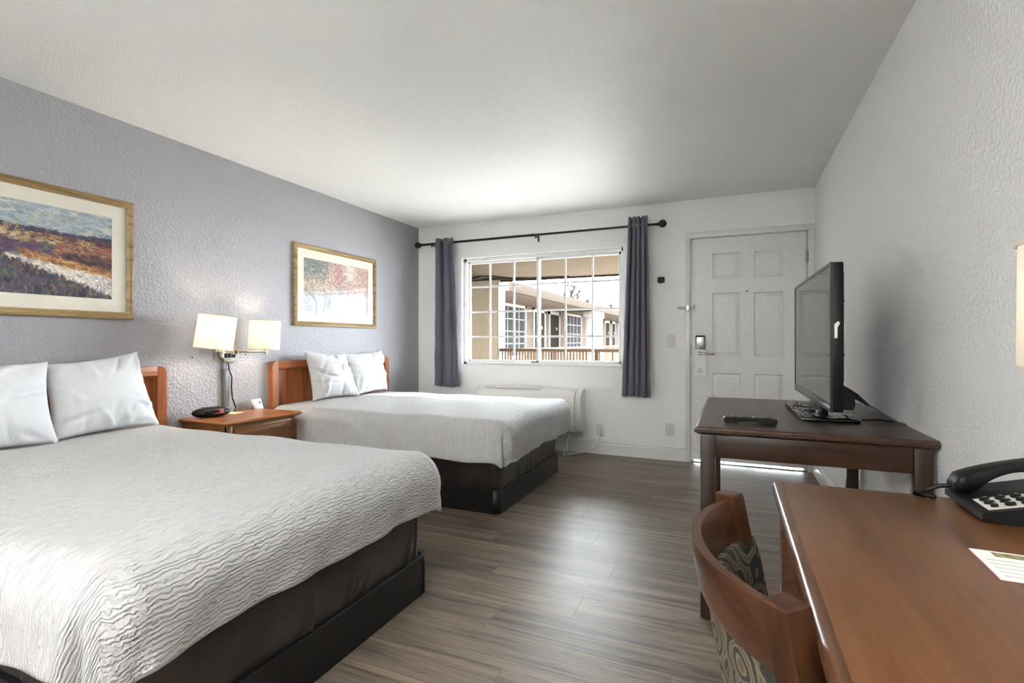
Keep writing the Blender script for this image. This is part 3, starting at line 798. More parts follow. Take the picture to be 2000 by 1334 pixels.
def pillow(tl, tr, br, bl, thick, label, seed):
    """four corner points (world), front side bulges to +X"""
    r = np.random.default_rng(seed); n = 44
    tl, tr, br, bl = [np.array(q, float) for q in (tl, tr, br, bl)]
    u = np.linspace(-1, 1, n)[:, None]; v = np.linspace(-1, 1, n)[None, :]
    uu, vv = np.broadcast_arrays(u, v)
    # edges pinched in between the corners
    pin = .075
    us = uu*(1-pin*(1-vv**2)); vs_2 = vv*(1-pin*1.1*(1-uu**2))
    s, t = ((us+1)/2)[..., None], ((vs_2+1)/2)[..., None]
    Pm = (1-s)*(1-t)*bl+s*(1-t)*br+(1-s)*t*tl+s*t*tr
    ex = (tr+br-tl-bl); ey = (tl+tr-bl-br); nrm = np.cross(ex, ey); nrm = nrm/np.linalg.norm(nrm)
    if nrm[0] < 0: nrm = -nrm
    prof = ((1-uu**4)*(1-vv**4))**.55*(.55+.45*(1-uu**2)*(1-vv**2))
    wr = np.zeros_like(prof)
    for _ in range(34):
        c0 = r.uniform(-1, 1, 2); an = r.uniform(0, PI); l = r.uniform(.15, .5); wd = r.uniform(.03, .07); am = r.uniform(-.02, .02)
        edge = r.random() < .6
        if edge:
            c0[r.integers(0, 2)] = r.choice([-.85, .85]); an = math.atan2(-c0[1], -c0[0])+r.normal(0, .4)
        dx, dy = uu-c0[0], vv-c0[1]
        q1 = dx*math.cos(an)+dy*math.sin(an); q2 = -dx*math.sin(an)+dy*math.cos(an)
        wr += am*np.exp(-(q1/l)**2-(q2/wd)**2)
    F = Pm+nrm*(thick*.62*prof+wr*np.clip(prof*3, 0, 1))[..., None]
    K = Pm-nrm*(thick*.38*prof)[..., None]
    mb = MB(); mb.grid(F, n, n); mb.grid(K, n, n)
    off = n*n
    # weld the rim: reuse front rim vertices
    rim = {}
    for i in range(n):
        for j in range(n):
            if i in (0, n-1) or j in (0, n-1): rim[off+i*n+j] = i*n+j
    mb.f = [tuple(rim.get(k, k) for k in q) for q in mb.f]
    o = solo('pillow', mb, M['linen'], label, 'pillow', 'white bed pillows', sharp=85)
    return o
pillow((-3.185, .83, 1.0), (-3.13, 1.405, 1.0), (-2.99, 1.385, .612), (-2.99, .80, .612), .17, 'white pillow cut off by the left edge of the picture', 1)
pillow((-3.19, 1.40, .985), (-3.19, 1.855, 1.045), (-3.10, 1.925, .612), (-3.035, 1.37, .612), .16, 'white pillow with a pointed upper corner, on the near bed beside the headboard end', 2)
pillow((-3.19, 3.115, 1.03), (-3.17, 3.57, .995), (-3.03, 3.60, .622), (-3.10, 3.12, .622), .16, 'white pillow on the far bed, nearer the nightstand', 3)
pillow((-3.195, 3.55, 1.0), (-3.195, 4.115, 1.015), (-3.13, 4.135, .622), (-3.06, 3.60, .622), .15, 'white pillow on the far bed, nearer the window', 4)

# ------------------------------------------------------------------ nightstand and what stands on it
ns = thing('nightstand', 'medium brown wooden nightstand between the two beds', 'nightstand', (-3.06, 2.46, 0))
zt = .60
xn0, xn1, yn0, yn1 = XL+.003, -2.845, 2.165, 2.757
prof = [(0, .0), (-.004, -.006), (-.004, -.012), (.006, -.022), (.016, -.027)]
b = MB()
ring = []
for d, h in [(0.006, 0)]+prof[1:]:
    ring.append([(xn0, yn0+d, zt+h), (xn1-d, yn0+d, zt+h), (xn1-d, yn1-d, zt+h), (xn0, yn1-d, zt+h)])
v = [p_ for r_ in ring for p_ in r_]
f = [(l*4+k, l*4+(k+1) % 4, (l+1)*4+(k+1) % 4, (l+1)*4+k) for l in range(len(ring)-1) for k in range(4)]+[(0, 1, 2, 3), tuple(len(v)-4+k for k in range(4))[::-1]]
obj('top', b.add(v, f), M['oak_y'], ns, sharp=20)
bx0, bx1, by0, by1 = xn0, xn1-.02, yn0+.022, yn1-.022
obj('body', MB().box(bx0, by0, .06, bx1-.012, by1, zt-.027), M['oak_dark'], ns)
obj('plinth', MB().box(bx0, by0+.01, 0, bx1-.02, by1-.01, .06, .004), M['oak_dark'], ns)
for s_ in (by0, by1-.035): obj('corner_post', MB().box(bx1-.03, s_, .06, bx1, s_+.035, zt-.028, .004), M['oak_dark'], ns)
for z0, z1 in ((.33, .555), (.085, .31)):
    dr = obj('drawer', MB().box(bx1-.012, by0+.04, z0, bx1+.002, by1-.04, z1, .003), M['oak_dark'], ns)
    b = MB(); b.sweep_rect(by0+.046, z0+.006, by1-.046, z1-.006, [(0, bx1+.001), (.003, bx1+.006), (.008, bx1+.006), (.012, bx1+.001)], lambda a, c, d: (d, a, c))
    obj('drawer_moulding', b, M['oak_dark'], dr)
    b = MB()
    for k in range(30):
        yy = by0+.07+k*(by1-by0-.14)/29; rr_ = .0055
        b.lathe([(.001, 0), (rr_*.8, .001), (rr_, .003), (rr_*.6, .006), (.001, .007)], (bx1+.001, yy, z1-.04), (1, 0, 0), 8)
    pieces('bead', b, M['oak_y'], dr)
    b = MB(); b.box(bx1, by0+.06, z1-.05, bx1+.004, by1-.06, z1-.047); b.box(bx1, by0+.06, z1-.033, bx1+.004, by1-.06, z1-.030)
    pieces('bead_border', b, M['oak_dark'], dr)

# clock radio: lens-shaped body facing the room
ck = thing('clock_radio', 'black oval clock radio with a dull red display on the nightstand', 'clock radio', (-3.17, 2.30, zt), math.radians(-20))
n1_, n2_ = 28, 14; P = np.zeros((n1_, n2_, 3))
for i in range(n1_):
    for j in range(n2_):
        q = 2*PI*i/(n1_-1); t = PI*j/(n2_-1)-PI/2
        ct = max(0.0, math.cos(t)); P[i, j] = (.058*ct**.8*math.cos(q), .115*ct**.7*math.sin(q), .033+.033*math.sin(t))
mb = MB().grid(P, n1_, n2_)
o = obj('body', mb, M['black'], ck, world=False, sharp=60)
cs = math.cos(math.radians(35))
b = MB(); b.box(-.002, -.008, -.016, .002, .062, .016, .002)
o = obj('display', b, M['display'], ck, world=False); o.location = (.0505, .0, .040); o.rotation_euler = (0, math.radians(-24), 0)
b = MB(); b.lathe([(.011, 0), (.011, .004), (.008, .006)], (0, 0, 0), (1, 0, 0), 16)
o = obj('dial', b, M['black_gloss'], ck, world=False); o.location = (.047, -.055, .036); o.rotation_euler = (0, math.radians(-24), math.radians(-14))
b = MB()
for k in range(5): b.box(-.022, -.05+k*.022, .062, -.008, -.036+k*.022, .0675, .002)
pieces('button', b, M['black_gloss'], ck, world=False)

def card(name, pts, th, mat, label, cat):
    a = [Vector(p) for p in pts]; nrm = (a[1]-a[0]).cross(a[2]-a[0]).normalized()*th
    b = MB().add([*a, *[q+nrm for q in a]], [(0, 1, 2, 3), (7, 6, 5, 4), (0, 4, 5, 1), (1, 5, 6, 2), (2, 6, 7, 3), (3, 7, 4, 0)])
    return solo(name, b, mat, label, cat)
nt_ = card('note_pad', [(-3.245, 2.42, zt+.0005), (-3.145, 2.445, zt+.0005), (-3.17, 2.545, zt+.0005), (-3.27, 2.52, zt+.0005)], .002, M['green_note'], 'pale green paper note lying on the nightstand below the cord', 'note')
tc_ = thing('tent_card', 'small white tent card standing on the nightstand', 'card', (-3.23, 2.74, zt))
tx0, ty0, ty1 = -3.215, 2.672, 2.752
b = MB(); b.add([(tx0, ty0, zt+.0005), (tx0, ty1, zt+.0005), (tx0-.028, ty1-.006, zt+.075), (tx0-.028, ty0-.006, zt+.075), (tx0-.055, ty0, zt+.0005), (tx0-.055, ty1, zt+.0005)], [(0, 1, 2, 3), (3, 2, 5, 4)])
o = obj('folded_card', b, M['paper'], tc_); md = o.modifiers.new('thickness', 'SOLIDIFY'); md.thickness = .001
def tp(a, c): # point on the tent card face
    return (tx0-.028*c+.0007, ty0+(ty1-ty0)*a-.006*c, zt+.0745*c)
for a0, a1, c0, c1, mm in ((.15, .26, .55, .72, 'ink_soft'), (.42, .56, .5, .68, 'ink_soft'), (.70, .84, .52, .74, 'ink'), (.12, .88, .30, .33, 'ink_soft'), (.12, .88, .22, .25, 'ink_soft'), (.12, .88, .84, .87, 'ink_soft')):
    obj('print', MB().add([tp(a0, c0), tp(a1, c0), tp(a1, c1), tp(a0, c1)], [(0, 1, 2, 3)]), M[mm], tc_)

# ------------------------------------------------------------------ wall sconce with two swing arms
def shade_mesh(c, r, h, tilt=(0, 0)):
    b = MB(); n = 40
    pr = [(r, -h/2), (r, h/2)]
    b.lathe([(r*1.0, -h/2), (r*.985, h/2), (r*.985-.0015, h/2), (r-.0015, -h/2), (r, -h/2)], (0, 0, 0), (0, 0, 1), n, cap=False)
    R_ = Matrix.Rotation(tilt[0], 3, 'X') @ Matrix.Rotation(tilt[1], 3, 'Y')
    b.v = [tuple(R_ @ Vector(q)+Vector(c)) for q in b.v]; return b
def spider(c, r, h, tilt=(0, 0)):
    b = MB(); z = h/2-.02
    for k in range(3):
        q = 2*PI*k/3; b.tube([(0, 0, z), (r*.97*math.cos(q), r*.97*math.sin(q), h/2-.004)], .0015, 6)
    b.lathe([(.014, z-.002), (.014, z+.002), (.008, z+.003)], (0, 0, 0), (0, 0, 1), 12)
    R_ = Matrix.Rotation(tilt[0], 3, 'X') @ Matrix.Rotation(tilt[1], 3, 'Y')
    b.v = [tuple(R_ @ Vector(q)+Vector(c)) for q in b.v]; return b
def hem(c, r, h, tilt=(0, 0)):
    b = MB()
    for z in (-h/2+.003, h/2-.003):
        b.lathe([(r*.988, z-.004), (r*1.004, z-.004), (r*1.004, z+.004), (r*.988, z+.004), (r*.988, z-.004)], (0, 0, 0), (0, 0, 1), 40, cap=False)
    R_ = Matrix.Rotation(tilt[0], 3, 'X') @ Matrix.Rotation(tilt[1], 3, 'Y')
    b.v = [tuple(R_ @ Vector(q)+Vector(c)) for q in b.v]; return b
def lamp_head(t, c, r, h, tilt, lit, power):
    s_ = obj('shade', shade_mesh(c, r, h, tilt), M['shade'], t, sharp=60)
    pieces('shade_trim', hem(c, r, h, tilt), M['shade'], s_); obj('spider', spider(c, r, h, tilt), M['brass'], s_)
    b = MB(); b.lathe([(.012, -.085), (.014, -.08), (.014, -.03), (.011, -.028)], c, (0, 0, 1), 14); obj('socket', b, M['brass'], t)
    b = MB(); b.lathe([(.011, -.03), (.013, -.02), (.024, .012), (.028, .03), (.024, .05), (.012, .06), (.002, .062)], c, (0, 0, 1), 16)
    obj('bulb', b, M['bulb'] if lit else M['bulb_off'], t)
    if lit:
        ld = bpy.data.lights.new('bulb_light', 'POINT'); ld.energy = power; ld.color = (1, .87, .70); ld.shadow_soft_size = .032
        lo_ = bpy.data.objects.new('bulb_light', ld); C.objects.link(lo_); lo_.parent = t; lo_.location = Vector(c)+Vector((0, 0, .02))-wloc(t)
sc = thing('wall_lamp', 'brushed nickel wall lamp with two lit white drum shades on swing arms', 'wall lamp', (XL+.03, 2.505, .94))
yc, zc_ = 2.508, 1.028
obj('wall_plate', MB().lathe([(.076, 0), (.078, .004), (.078, .026), (.070, .034), (.002, .036)], (XL+.001, yc, zc_), (1, 0, 0), 36), M['chrome'], sc)
for k, dy in enumerate((-.034, -.003, .028)):
    q = obj('outlet_switch', MB().box(XL+.034, yc+dy-.013, zc_-.04, XL+.0395, yc+dy+.013, zc_-.012, .003), M['black'], sc)
b = MB()
for dy in (-.04, .04): b.lathe([(.006, 0), (.006, .004), (.003, .006)], (XL+.036, yc+dy, zc_+.006), (1, 0, 0), 10)
pieces('plate_screw', b, M['brass'], sc)
h1 = (-3.075, 2.262, 1.162); h2 = (-3.13, 2.685, 1.15)
za = 1.028
b = MB(); b.cyl((XL+.03, yc-.02, za), (XL+.085, yc-.02, za), .009, n=12); b.cyl((XL+.085, yc-.02, za-.016), (XL+.085, yc-.02, za+.02), .009, n=12)
b.tube([(XL+.085, yc-.02, za), (-3.06, 2.30, za)], .007, 10); b.cyl((-3.06, 2.30, za-.03), (-3.06, 2.30, za+.02), .009, n=12)
b.tube([(-3.06, 2.30, za+.008), (h1[0], h1[1], za+.012), (h1[0], h1[1], h1[2]-.08)], .006, 10)
obj('swing_arm', b, M['brass'], sc)
b = MB(); b.cyl((XL+.03, yc+.02, za), (XL+.085, yc+.02, za), .009, n=12); b.cyl((XL+.085, yc+.02, za-.016), (XL+.085, yc+.02, za+.016), .009, n=12)
b.tube([(XL+.085, yc+.02, za), (h2[0], h2[1]+.012, za)], .0065, 10); b.cyl((h2[0], h2[1]+.012, za-.022), (h2[0], h2[1]+.012, za+.03), .009, n=12)
b.tube([(h2[0], h2[1]+.012, za+.02), (h2[0], h2[1], h2[2]-.08)], .006, 10)
obj('swing_arm', b, M['brass'], sc)
LAMP = 4.2
lamp_head(sc, h1, .113, .216, (math.radians(-7), math.radians(3)), True, LAMP)
lamp_head(sc, h2, .106, .212, (math.radians(-1.5), math.radians(2)), True, LAMP)
obj('power_cord', MB().tube([(XL+.02, 2.505, .95), (XL+.022, 2.51, .90), (XL+.016, 2.535, .85), (XL+.012, 2.535, .78), (XL+.014, 2.54, .70), (XL+.03, 2.555, .63), (XL+.06, 2.52, .606)], .0045, 8), M['black'], sc)
rc = thing('cable_cover', 'grey metal cable cover strip on the wall below the wall lamp', 'cable cover', (XL+.01, 2.485, .60))
obj('strip', MB().box(XL, 2.466, .64, XL+.02, 2.504, .905, .004), M['grey_metal'], rc)
b = MB(); b.box(XL, 2.472, .905, XL+.016, 2.50, .955, .003); b.box(XL, 2.472, .601, XL+.016, 2.50, .64, .003)
pieces('end_box', b, M['wall_grey'], rc)
for yy, zz, lb in ((2.255, .995, 'tiny dark screw anchor in the wall left of the wall lamp'), (2.66, 1.005, 'tiny dark screw anchor in the wall right of the wall lamp')):
    b = MB(); b.lathe([(.005, -.001), (.005, .002), (.002, .003)], (XL, yy, zz), (1, 0, 0), 10)
    solo('screw_anchor', b, M['black'], lb, 'screw')

# sconce on the right wall above the desk
rl = thing('wall_lamp', 'white drum shade wall lamp above the desk at the right edge', 'wall lamp', (XR-.03, 1.05, 1.0))
obj('wall_plate', MB().lathe([(.06, 0), (.06, .02), (.05, .026), (.002, .028)], (XR-.001, .98, .99), (-1, 0, 0), 30), M['chrome'], rl)
b = MB(); b.tube([(XR-.025, .98, .99), (XR-.08, .98, .99), (.524, 1.048, .99), (.524, 1.048, 1.08)], .007, 10); obj('swing_arm', b, M['brass'], rl)
lamp_head(rl, (.524, 1.048, 1.157), .105, .206, (0, 0), True, .9)

# ------------------------------------------------------------------ pictures
def vnoise(h, w_, sy, sx, seed):
    r = np.random.default_rng(seed); g = r.random((sy+2, sx+2))
    yy = np.linspace(0, sy, h); xx = np.linspace(0, sx, w_)
    y0_ = np.minimum(yy.astype(int), sy); x0_ = np.minimum(xx.astype(int), sx); fy = (yy-y0_)[:, None]; fx = (xx-x0_)[None, :]
    fy = fy*fy*(3-2*fy); fx = fx*fx*(3-2*fx)
    a = g[y0_][:, x0_]; b_ = g[y0_][:, x0_+1]; c_ = g[y0_+1][:, x0_]; d_2 = g[y0_+1][:, x0_+1]
    return (a*(1-fx)+b_*fx)*(1-fy)+(c_*(1-fx)+d_2*fx)*fy
def stroke(img, u, v, ln, wd, an, colr, al=.8):
    h, w_, _ = img.shape
    cx, cy = u*(w_-1), v*(h-1); R_ = int(max(ln, wd))+2
    x0_, x1_, y0_, y1_ = int(max(0, cx-R_)), int(min(w_, cx+R_+1)), int(max(0, cy-R_)), int(min(h, cy+R_+1))
    if x1_ <= x0_ or y1_ <= y0_: return
    yy, xx = np.mgrid[y0_:y1_, x0_:x1_]; dx, dy = xx-cx, yy-cy
    a = dx*math.cos(an)+dy*math.sin(an); b_ = -dx*math.sin(an)+dy*math.cos(an)
    m_ = np.clip(1.3-((a/ln)**2+(b_/wd)**2), 0, 1)[..., None]*al
    img[y0_:y1_, x0_:x1_] = img[y0_:y1_, x0_:x1_]*(1-m_)+np.array(colr)*m_
def art_meadow(h, w_):
    """autumn meadow with a pale path; row 0 = bottom"""
    r = np.random.default_rng(21); img = np.zeros((h, w_, 3))
    cl_ = np.clip((vnoise(64, 96, 22, 34, 77)-.5)*1.5+.5, 0, .999)
    def pick(L, u, v):
        q = cl_[int(np.clip(v, 0, .99)*63), int(np.clip(u, 0, .99)*95)]+r.normal(0, .12)
        return np.array(L[int(np.clip(q, 0, .999)*len(L))])*r.uniform(.85, 1.15)
    def hill(u): return .745+.02*np.sin(u*5+1)+.008*np.sin(u*23)
    def colr(u, v):
        j = r.normal(0, 1)
        if v > hill(u):
            return pick([(150, 164, 172), (164, 174, 178), (140, 156, 166), (192, 186, 172)], u, v)
        if v > hill(u)-.05: return pick([(52, 56, 84), (66, 62, 92), (44, 50, 72), (84, 66, 92)], u, v)
        if v > .60+.03*math.sin(u*9): 
            if u > .8: return pick([(96, 54, 60), (70, 52, 70), (120, 84, 62), (60, 48, 62)], u, v)
            return pick([(178, 150, 92), (192, 164, 108), (150, 106, 66), (112, 74, 70), (70, 60, 84), (204, 182, 132)], u, v)
        pc = .455-.43*(max(0, u-.38))*1.05           # path centre line, falls to the right
        pw = .012+.17*max(0, u-.40)**1.1
        if abs(v-(pc-.02)) < pw and u > .42:
            return pick([(222, 210, 190), (212, 200, 182), (200, 190, 178), (150, 142, 158), (228, 218, 200)], u, v)
        if v > pc:
            e = v-(pc-.02)-pw
            if 0 < e < .085 and u > .5: return pick([(188, 140, 76), (160, 96, 56), (206, 166, 98), (140, 78, 50)], u, v)
            if u > .72 and v < .5: return pick([(58, 40, 52), (76, 50, 56), (46, 40, 56), (110, 66, 52)], u, v)
            if u > .66: return pick([(150, 88, 62), (132, 74, 60), (184, 142, 92), (108, 62, 66)], u, v)
            return pick([(86, 60, 98), (104, 70, 100), (70, 56, 92), (136, 84, 80), (96, 104, 92)], u, v)
        return pick([(38, 44, 66), (120, 74, 62), (46, 62, 78), (104, 110, 84), (58, 74, 102), (146, 92, 66), (66, 84, 86), (84, 66, 92)], u, v)
    colr0 = colr
    def colr(u, v): return colr0(u+r.normal(0, .008), v+r.normal(0, .010))
    for v0 in np.linspace(0, 1, 40):
        for u0 in np.linspace(0, 1, 60): stroke(img, u0, v0, 12, 9, 0, colr(u0, v0), 1)
    for k in range(15000):
        u0, v0 = r.random(), r.random()
        if v0 > .745: an, ln, wd = r.normal(-.1, .25), 10, 3.0
        elif v0 > .5: an, ln, wd = r.normal(-.08, .25), 7, 2.0
        else:
            c_ = colr(u0, v0)
            pcx = .455-.43*max(0, u0-.38)*1.05
            low = v0 < pcx-.05
            stroke(img, u0, v0, 6.5, 2.0, (PI/2+r.normal(0, .4)) if low else r.normal(-.45, .35), c_, .75); continue
        stroke(img, u0, v0, ln, wd, an, colr(u0, v0), .6)
    for u0, v0, c_ in ((.63, .655, (138, 74, 48)), (.72, .645, (104, 50, 48)), (.765, .64, (98, 44, 46)), (.81, .635, (190, 160, 96)), (.85, .63, (180, 148, 84)), (.88, .625, (150, 122, 72)), (.49, .685, (182, 156, 92)), (.43, .70, (170, 140, 80)), (.6, .70, (92, 56, 70)), (.92, .64, (78, 40, 48))):
        for _ in range(16): stroke(img, u0+r.normal(0, .011), v0+r.normal(0, .022), 3, 2, r.uniform(0, PI), np.array(c_)*r.uniform(.75, 1.2), .8)
        stroke(img, u0+.02, v0-.035, 7, 1.5, 0, (46, 40, 60), .7)
    g_ = img.mean(2, keepdims=True); img = g_+(img-g_)*.85
    return np.clip(img*(.93+.12*vnoise(h, w_, 60, 90, 4)[..., None]), 0, 255)
def art_grove(h, w_):
    r = np.random.default_rng(5); img = np.zeros((h, w_, 3))+np.array((196, 186, 176.))
    def colr(u, v):
        if v < .38: return [(158, 164, 176), (182, 188, 196), (140, 148, 166), (150, 148, 156)][r.integers(4)]
        if u < .33 and v > .66: return [(74, 82, 80), (104, 106, 116), (138, 128, 120), (60, 66, 66), (120, 132, 112)][r.integers(5)]
        if u < .42: return [(186, 160, 132), (168, 132, 106), (204, 184, 158), (110, 116, 96), (152, 112, 92)][r.integers(5)]
        if .40 < u < .60 and v > .55: return [(150, 92, 100), (172, 118, 122), (126, 72, 82), (198, 158, 154)][r.integers(4)]
        if .40 < u < .62: return [(96, 104, 92), (120, 120, 104), (176, 150, 132)][r.integers(3)]
        if u < .76 and v > .68: return [(206, 196, 182), (198, 184, 168), (214, 206, 194)][r.integers(3)]
        return [(170, 138, 124), (152, 116, 104), (190, 164, 148), (140, 108, 98)][r.integers(4)]
    colr1 = colr
    def colr(u, v):
        if r.random() < .10: return (214, 208, 198)
        return np.array(colr1(u+r.normal(0, .05), v+r.normal(0, .07)))*r.uniform(.85, 1.12)
    for v0 in np.linspace(0, 1, 36):
        for u0 in np.linspace(0, 1, 54): stroke(img, u0, v0, 12, 9, 0, colr(u0, v0), 1)
    for k in range(13000):
        u0, v0 = r.random(), r.random()
        stroke(img, u0, v0, 4.5, 1.2, r.normal(PI/2, .8) if v0 > .38 else r.normal(0, .15), colr(u0, v0), .65)
    def branch(u0, v0, an, ln, wd, n):
        for i in range(int(ln*140)):
            u0 += math.cos(an)*.006; v0 += math.sin(an)*.009; an += r.normal(0, .08)
            stroke(img, u0, v0, wd, wd, 0, (92, 92, 100), .7)
            if n and r.random() < .05: branch(u0, v0, an+r.choice([-1, 1])*r.uniform(.4, .9), ln*.6, max(.7, wd*.6), n-1)
    branch(.17, .0, 1.55, .5, 2.4, 3); branch(.24, .0, .9, .42, 1.9, 3); branch(.36, .62, 1.8, .3, 1.6, 2); branch(.28, .62, 1.2, .3, 2.0, 2); branch(.78, .1, 1.57, .35, 1.0, 2); branch(.92, .05, 1.6, .35, .9, 2)
    return np.clip(img, 0, 255)
def picture(y0, y1, z0, z1, art, label):
    t = thing('framed_picture', label, 'picture', (XL+.015, (y0+y1)/2, z0))
    fn = lambda a, c, d: (XL+d, a, c)
    prof = [(0, .001), (0, .014), (.006, .024), (.016, .027), (.026, .022), (.030, .024), (.036, .018), (.041, .014), (.041, .001)]
    obj('frame', MB().sweep_rect(y0, z0, y1, z1, prof, fn), M['gold'], t, sharp=25)
    obj('mat_board', MB().sweep_rect(y0+.037, z0+.037, y1-.037, z1-.037, [(0, .003), (0, .0085), (.075, .0085), (.077, .0055), (.077, .003)], fn), M['mat'], t)
    h, w_ = 230, 392; img = art(h, w_)
    a0, a1, c0, c1 = y0+.11, y1-.11, z0+.11, z1-.11
    mb = MB()
    yy = np.linspace(a0, a1, w_); zz = np.linspace(c0, c1, h)
    P = np.zeros((h, w_, 3)); P[..., 0] = XL+.0055; P[..., 1] = yy[None, :]; P[..., 2] = zz[:, None]
    me = bpy.data.meshes.new('print')
    off = wloc(t)
    V = (P.reshape(-1, 3)-np.array(off)); I = np.arange(h*w_).reshape(h, w_)
    F = np.stack([I[:-1, :-1], I[:-1, 1:], I[1:, 1:], I[1:, :-1]], -1).reshape(-1, 4)
    me.from_pydata(V.tolist(), [], F.tolist())
    at = me.color_attributes.new('paint', 'FLOAT_COLOR', 'POINT')
    s_ = img.reshape(-1, 3)/255; l_ = np.where(s_ <= .04045, s_/12.92, ((s_+.055)/1.055)**2.4)
    at.data.foreach_set('color', np.concatenate([l_, np.ones((len(l_), 1))], 1).astype(np.float32).ravel())
    m, nt, p = base('printed_artwork', (128, 128, 128), .6)
    an = N(nt, 'ShaderNodeAttribute', attribute_name='paint'); nt.links.new(an.outputs['Color'], p.inputs['Base Color'])
    me.materials.append(m)
    o = bpy.data.objects.new('print', me); C.objects.link(o); o.parent = t
    obj('glazing', MB().add([(XL+.0125, y0+.03, z0+.03), (XL+.0125, y1-.03, z0+.03), (XL+.0125, y1-.03, z1-.03), (XL+.0125, y0+.03, z1-.03)], [(0, 1, 2, 3)]), M['picglass'], t)
picture(.842, 1.888, 1.231, 1.927, art_meadow, 'gold framed meadow landscape above the near bed, cut by the picture edge')
picture(3.096, 4.141, 1.231, 1.922, art_grove, 'gold framed pale woodland picture above the far bed')

# ------------------------------------------------------------------ TV table
tt = thing('tv_table', 'dark mahogany table against the right wall, carrying the television', 'table', (.26, 2.73, 0))
tx0, tx1, ty0, ty1, tz = -.135, XR-.003, 2.125, 3.315, .765
lay = [(.012, 0), (.006, -.004), (.004, -.010), (0, -.012), (0, -.02), (.01, -.026), (.016, -.03)]
v = []
for d, h in lay: v += [(tx0+d, ty0+d, tz+h), (tx1, ty0+d, tz+h), (tx1, ty1-d, tz+h), (tx0+d, ty1-d, tz+h)]
f = [(l*4+k, l*4+(k+1) % 4, (l+1)*4+(k+1) % 4, (l+1)*4+k) for l in range(len(lay)-1) for k in range(4)]+[(0, 1, 2, 3), tuple(len(v)-4+k for k in range(4))[::-1]]
obj('top', MB().add(v, f), M['mahog_y'], tt, sharp=20)
LX = (-.112, .576); LY = (2.14, 3.24); LW = .054
for x in LX:
    for y in LY:
        obj('leg', MB().box(x, y, .006, x+LW, y+LW, tz-.03, .004), M['mahog_z'], tt)
        obj('foot_glide', MB().lathe([(.016, 0), (.018, .003), (.018, .007)], (x+LW/2, y+LW/2, 0), (0, 0, 1), 12), M['black'], tt)
az = .645
obj('apron', MB().box(LX[0]+LW, LY[0]+.008, az, LX[1], LY[0]+.03, tz-.03, .002), M['mahog_x'], tt)
obj('apron', MB().box(LX[0]+LW, LY[1]+LW-.03, az, LX[1], LY[1]+LW-.008, tz-.03, .002), M['mahog_x'], tt)
obj('apron', MB().box(LX[0]+.008, LY[0]+LW, az, LX[0]+.03, LY[1], tz-.03, .002), M['mahog_y'], tt)
obj('apron', MB().box(LX[1]+LW-.03, LY[0]+LW, az, LX[1]+LW-.008, LY[1], tz-.03, .002), M['mahog_y'], tt)

# TV
tv = thing('television', 'black flat screen television on its stand on the dark table', 'television', (.37, 2.77, tz), math.radians(1.1))
W_, HH = 1.0, .577
zb = .829-tz
Y0, Y1_ = -.5, .5
xf = -.031                                  # front plane (local)
lean = -.012
def tvb(x0, y0, z0, x1, y1, z1, bev=.003): return MB().box(x0, y0, z0, x1, y1, z1, bev)
body = obj('case', tvb(xf+.004, Y0, zb, xf+.045, Y1_, zb+HH, .006), M['black'], tv, world=False)
obj('rear_cover', MB().prism([(xf+.045, zb+.01), (xf+.08, zb+.01), (xf+.086, zb+.03), (xf+.084, zb+.055), (xf+.068, zb+.085), (xf+.05, zb+.10), (xf+.045, zb+.11)], Y0+.02, Y1_-.02, lambda a, c, d: (a, d, c)), M['black'], tv, world=False)
obj('upper_rear', tvb(xf+.045, Y0+.06, zb+.11, xf+.058, Y1_-.06, zb+HH-.03, .006), M['black'], tv, world=False)
b = MB(); b.sweep_rect(Y0, zb, Y1_, zb+HH, [(0, xf+.01), (0, xf), (.012, xf), (.014, xf+.004), (.014, xf+.01)], lambda a, c, d: (d, a, c))
obj('bezel', b, M['bezel'], tv, world=False)
obj('lower_bezel', tvb(xf-.0, Y0+.012, zb+.004, xf+.008, Y1_-.012, zb+.038, .003), M['bezel'], tv, world=False)
obj('screen', MB().box(xf+.0025, Y0+.012, zb+.036, xf+.005, Y1_-.012, zb+HH-.012), M['screen'], tv, world=False)
b = MB()
for yy, zz in ((Y0+.3, .35), (Y0+.3, .2), (Y0+.04, .43), (Y0+.04, .22)): b.lathe([(.009, 0), (.009, .006), (.005, .009)], (xf+.045, yy, zb+zz), (1, 0, 0), 10)
pieces('rear_bolt', b, M['black'], tv, world=False)
b = MB()
q = [(xf+.014, zb+.285), (xf+.024, zb+.285), (xf+.024, zb+.325), (xf+.033, zb+.343), (xf+.026, zb+.35), (xf+.014, zb+.338)]
obj('side_sticker', b.prism(q, Y0-.0012, Y0+.0005, lambda a, c, d: (a, d, c)), M['paper'], tv, world=False)
P = np.zeros((40, 30, 3)); r_ = np.random.default_rng(3)
gx = np.linspace(-.105, .115, 40)[:, None]; gy = np.linspace(-.32, .27, 30)[None, :]
P[..., 0] = gx; P[..., 1] = gy
P[..., 2] = .016+.006*np.sin(gx*40+gy*11)*np.sin(gy*23)+r_.normal(0, .0016, (40, 30))
obj('stand_base', MB().box(-.1, -.315, .001, .11, .265, .014, .004), M['black_gloss'], tv, world=False)
obj('stand_wrap', MB().grid(P, 40, 30), M['plastic_wrap'], tv, world=False, sharp=180)
b = MB(); b.box(-.012, -.12, .01, .03, .12, zb+.06, .01); obj('stand_neck', b, M['black_gloss'], tv, world=False)
b = MB(); b.tube([(.012, -.21, .125), (.05, -.213, .10), (.075, -.216, .082)], [.013, .014, .013], 10); b.tube([(.075, -.216, .082), (.095, -.218, .066), (.115, -.22, .05)], [.012, .008, .005], 10)
b.v = [(x+.035, y-.03, z+.02) for x, y, z in b.v]
pl_ = obj('cable_plug', b, M['black'], tv, world=False)
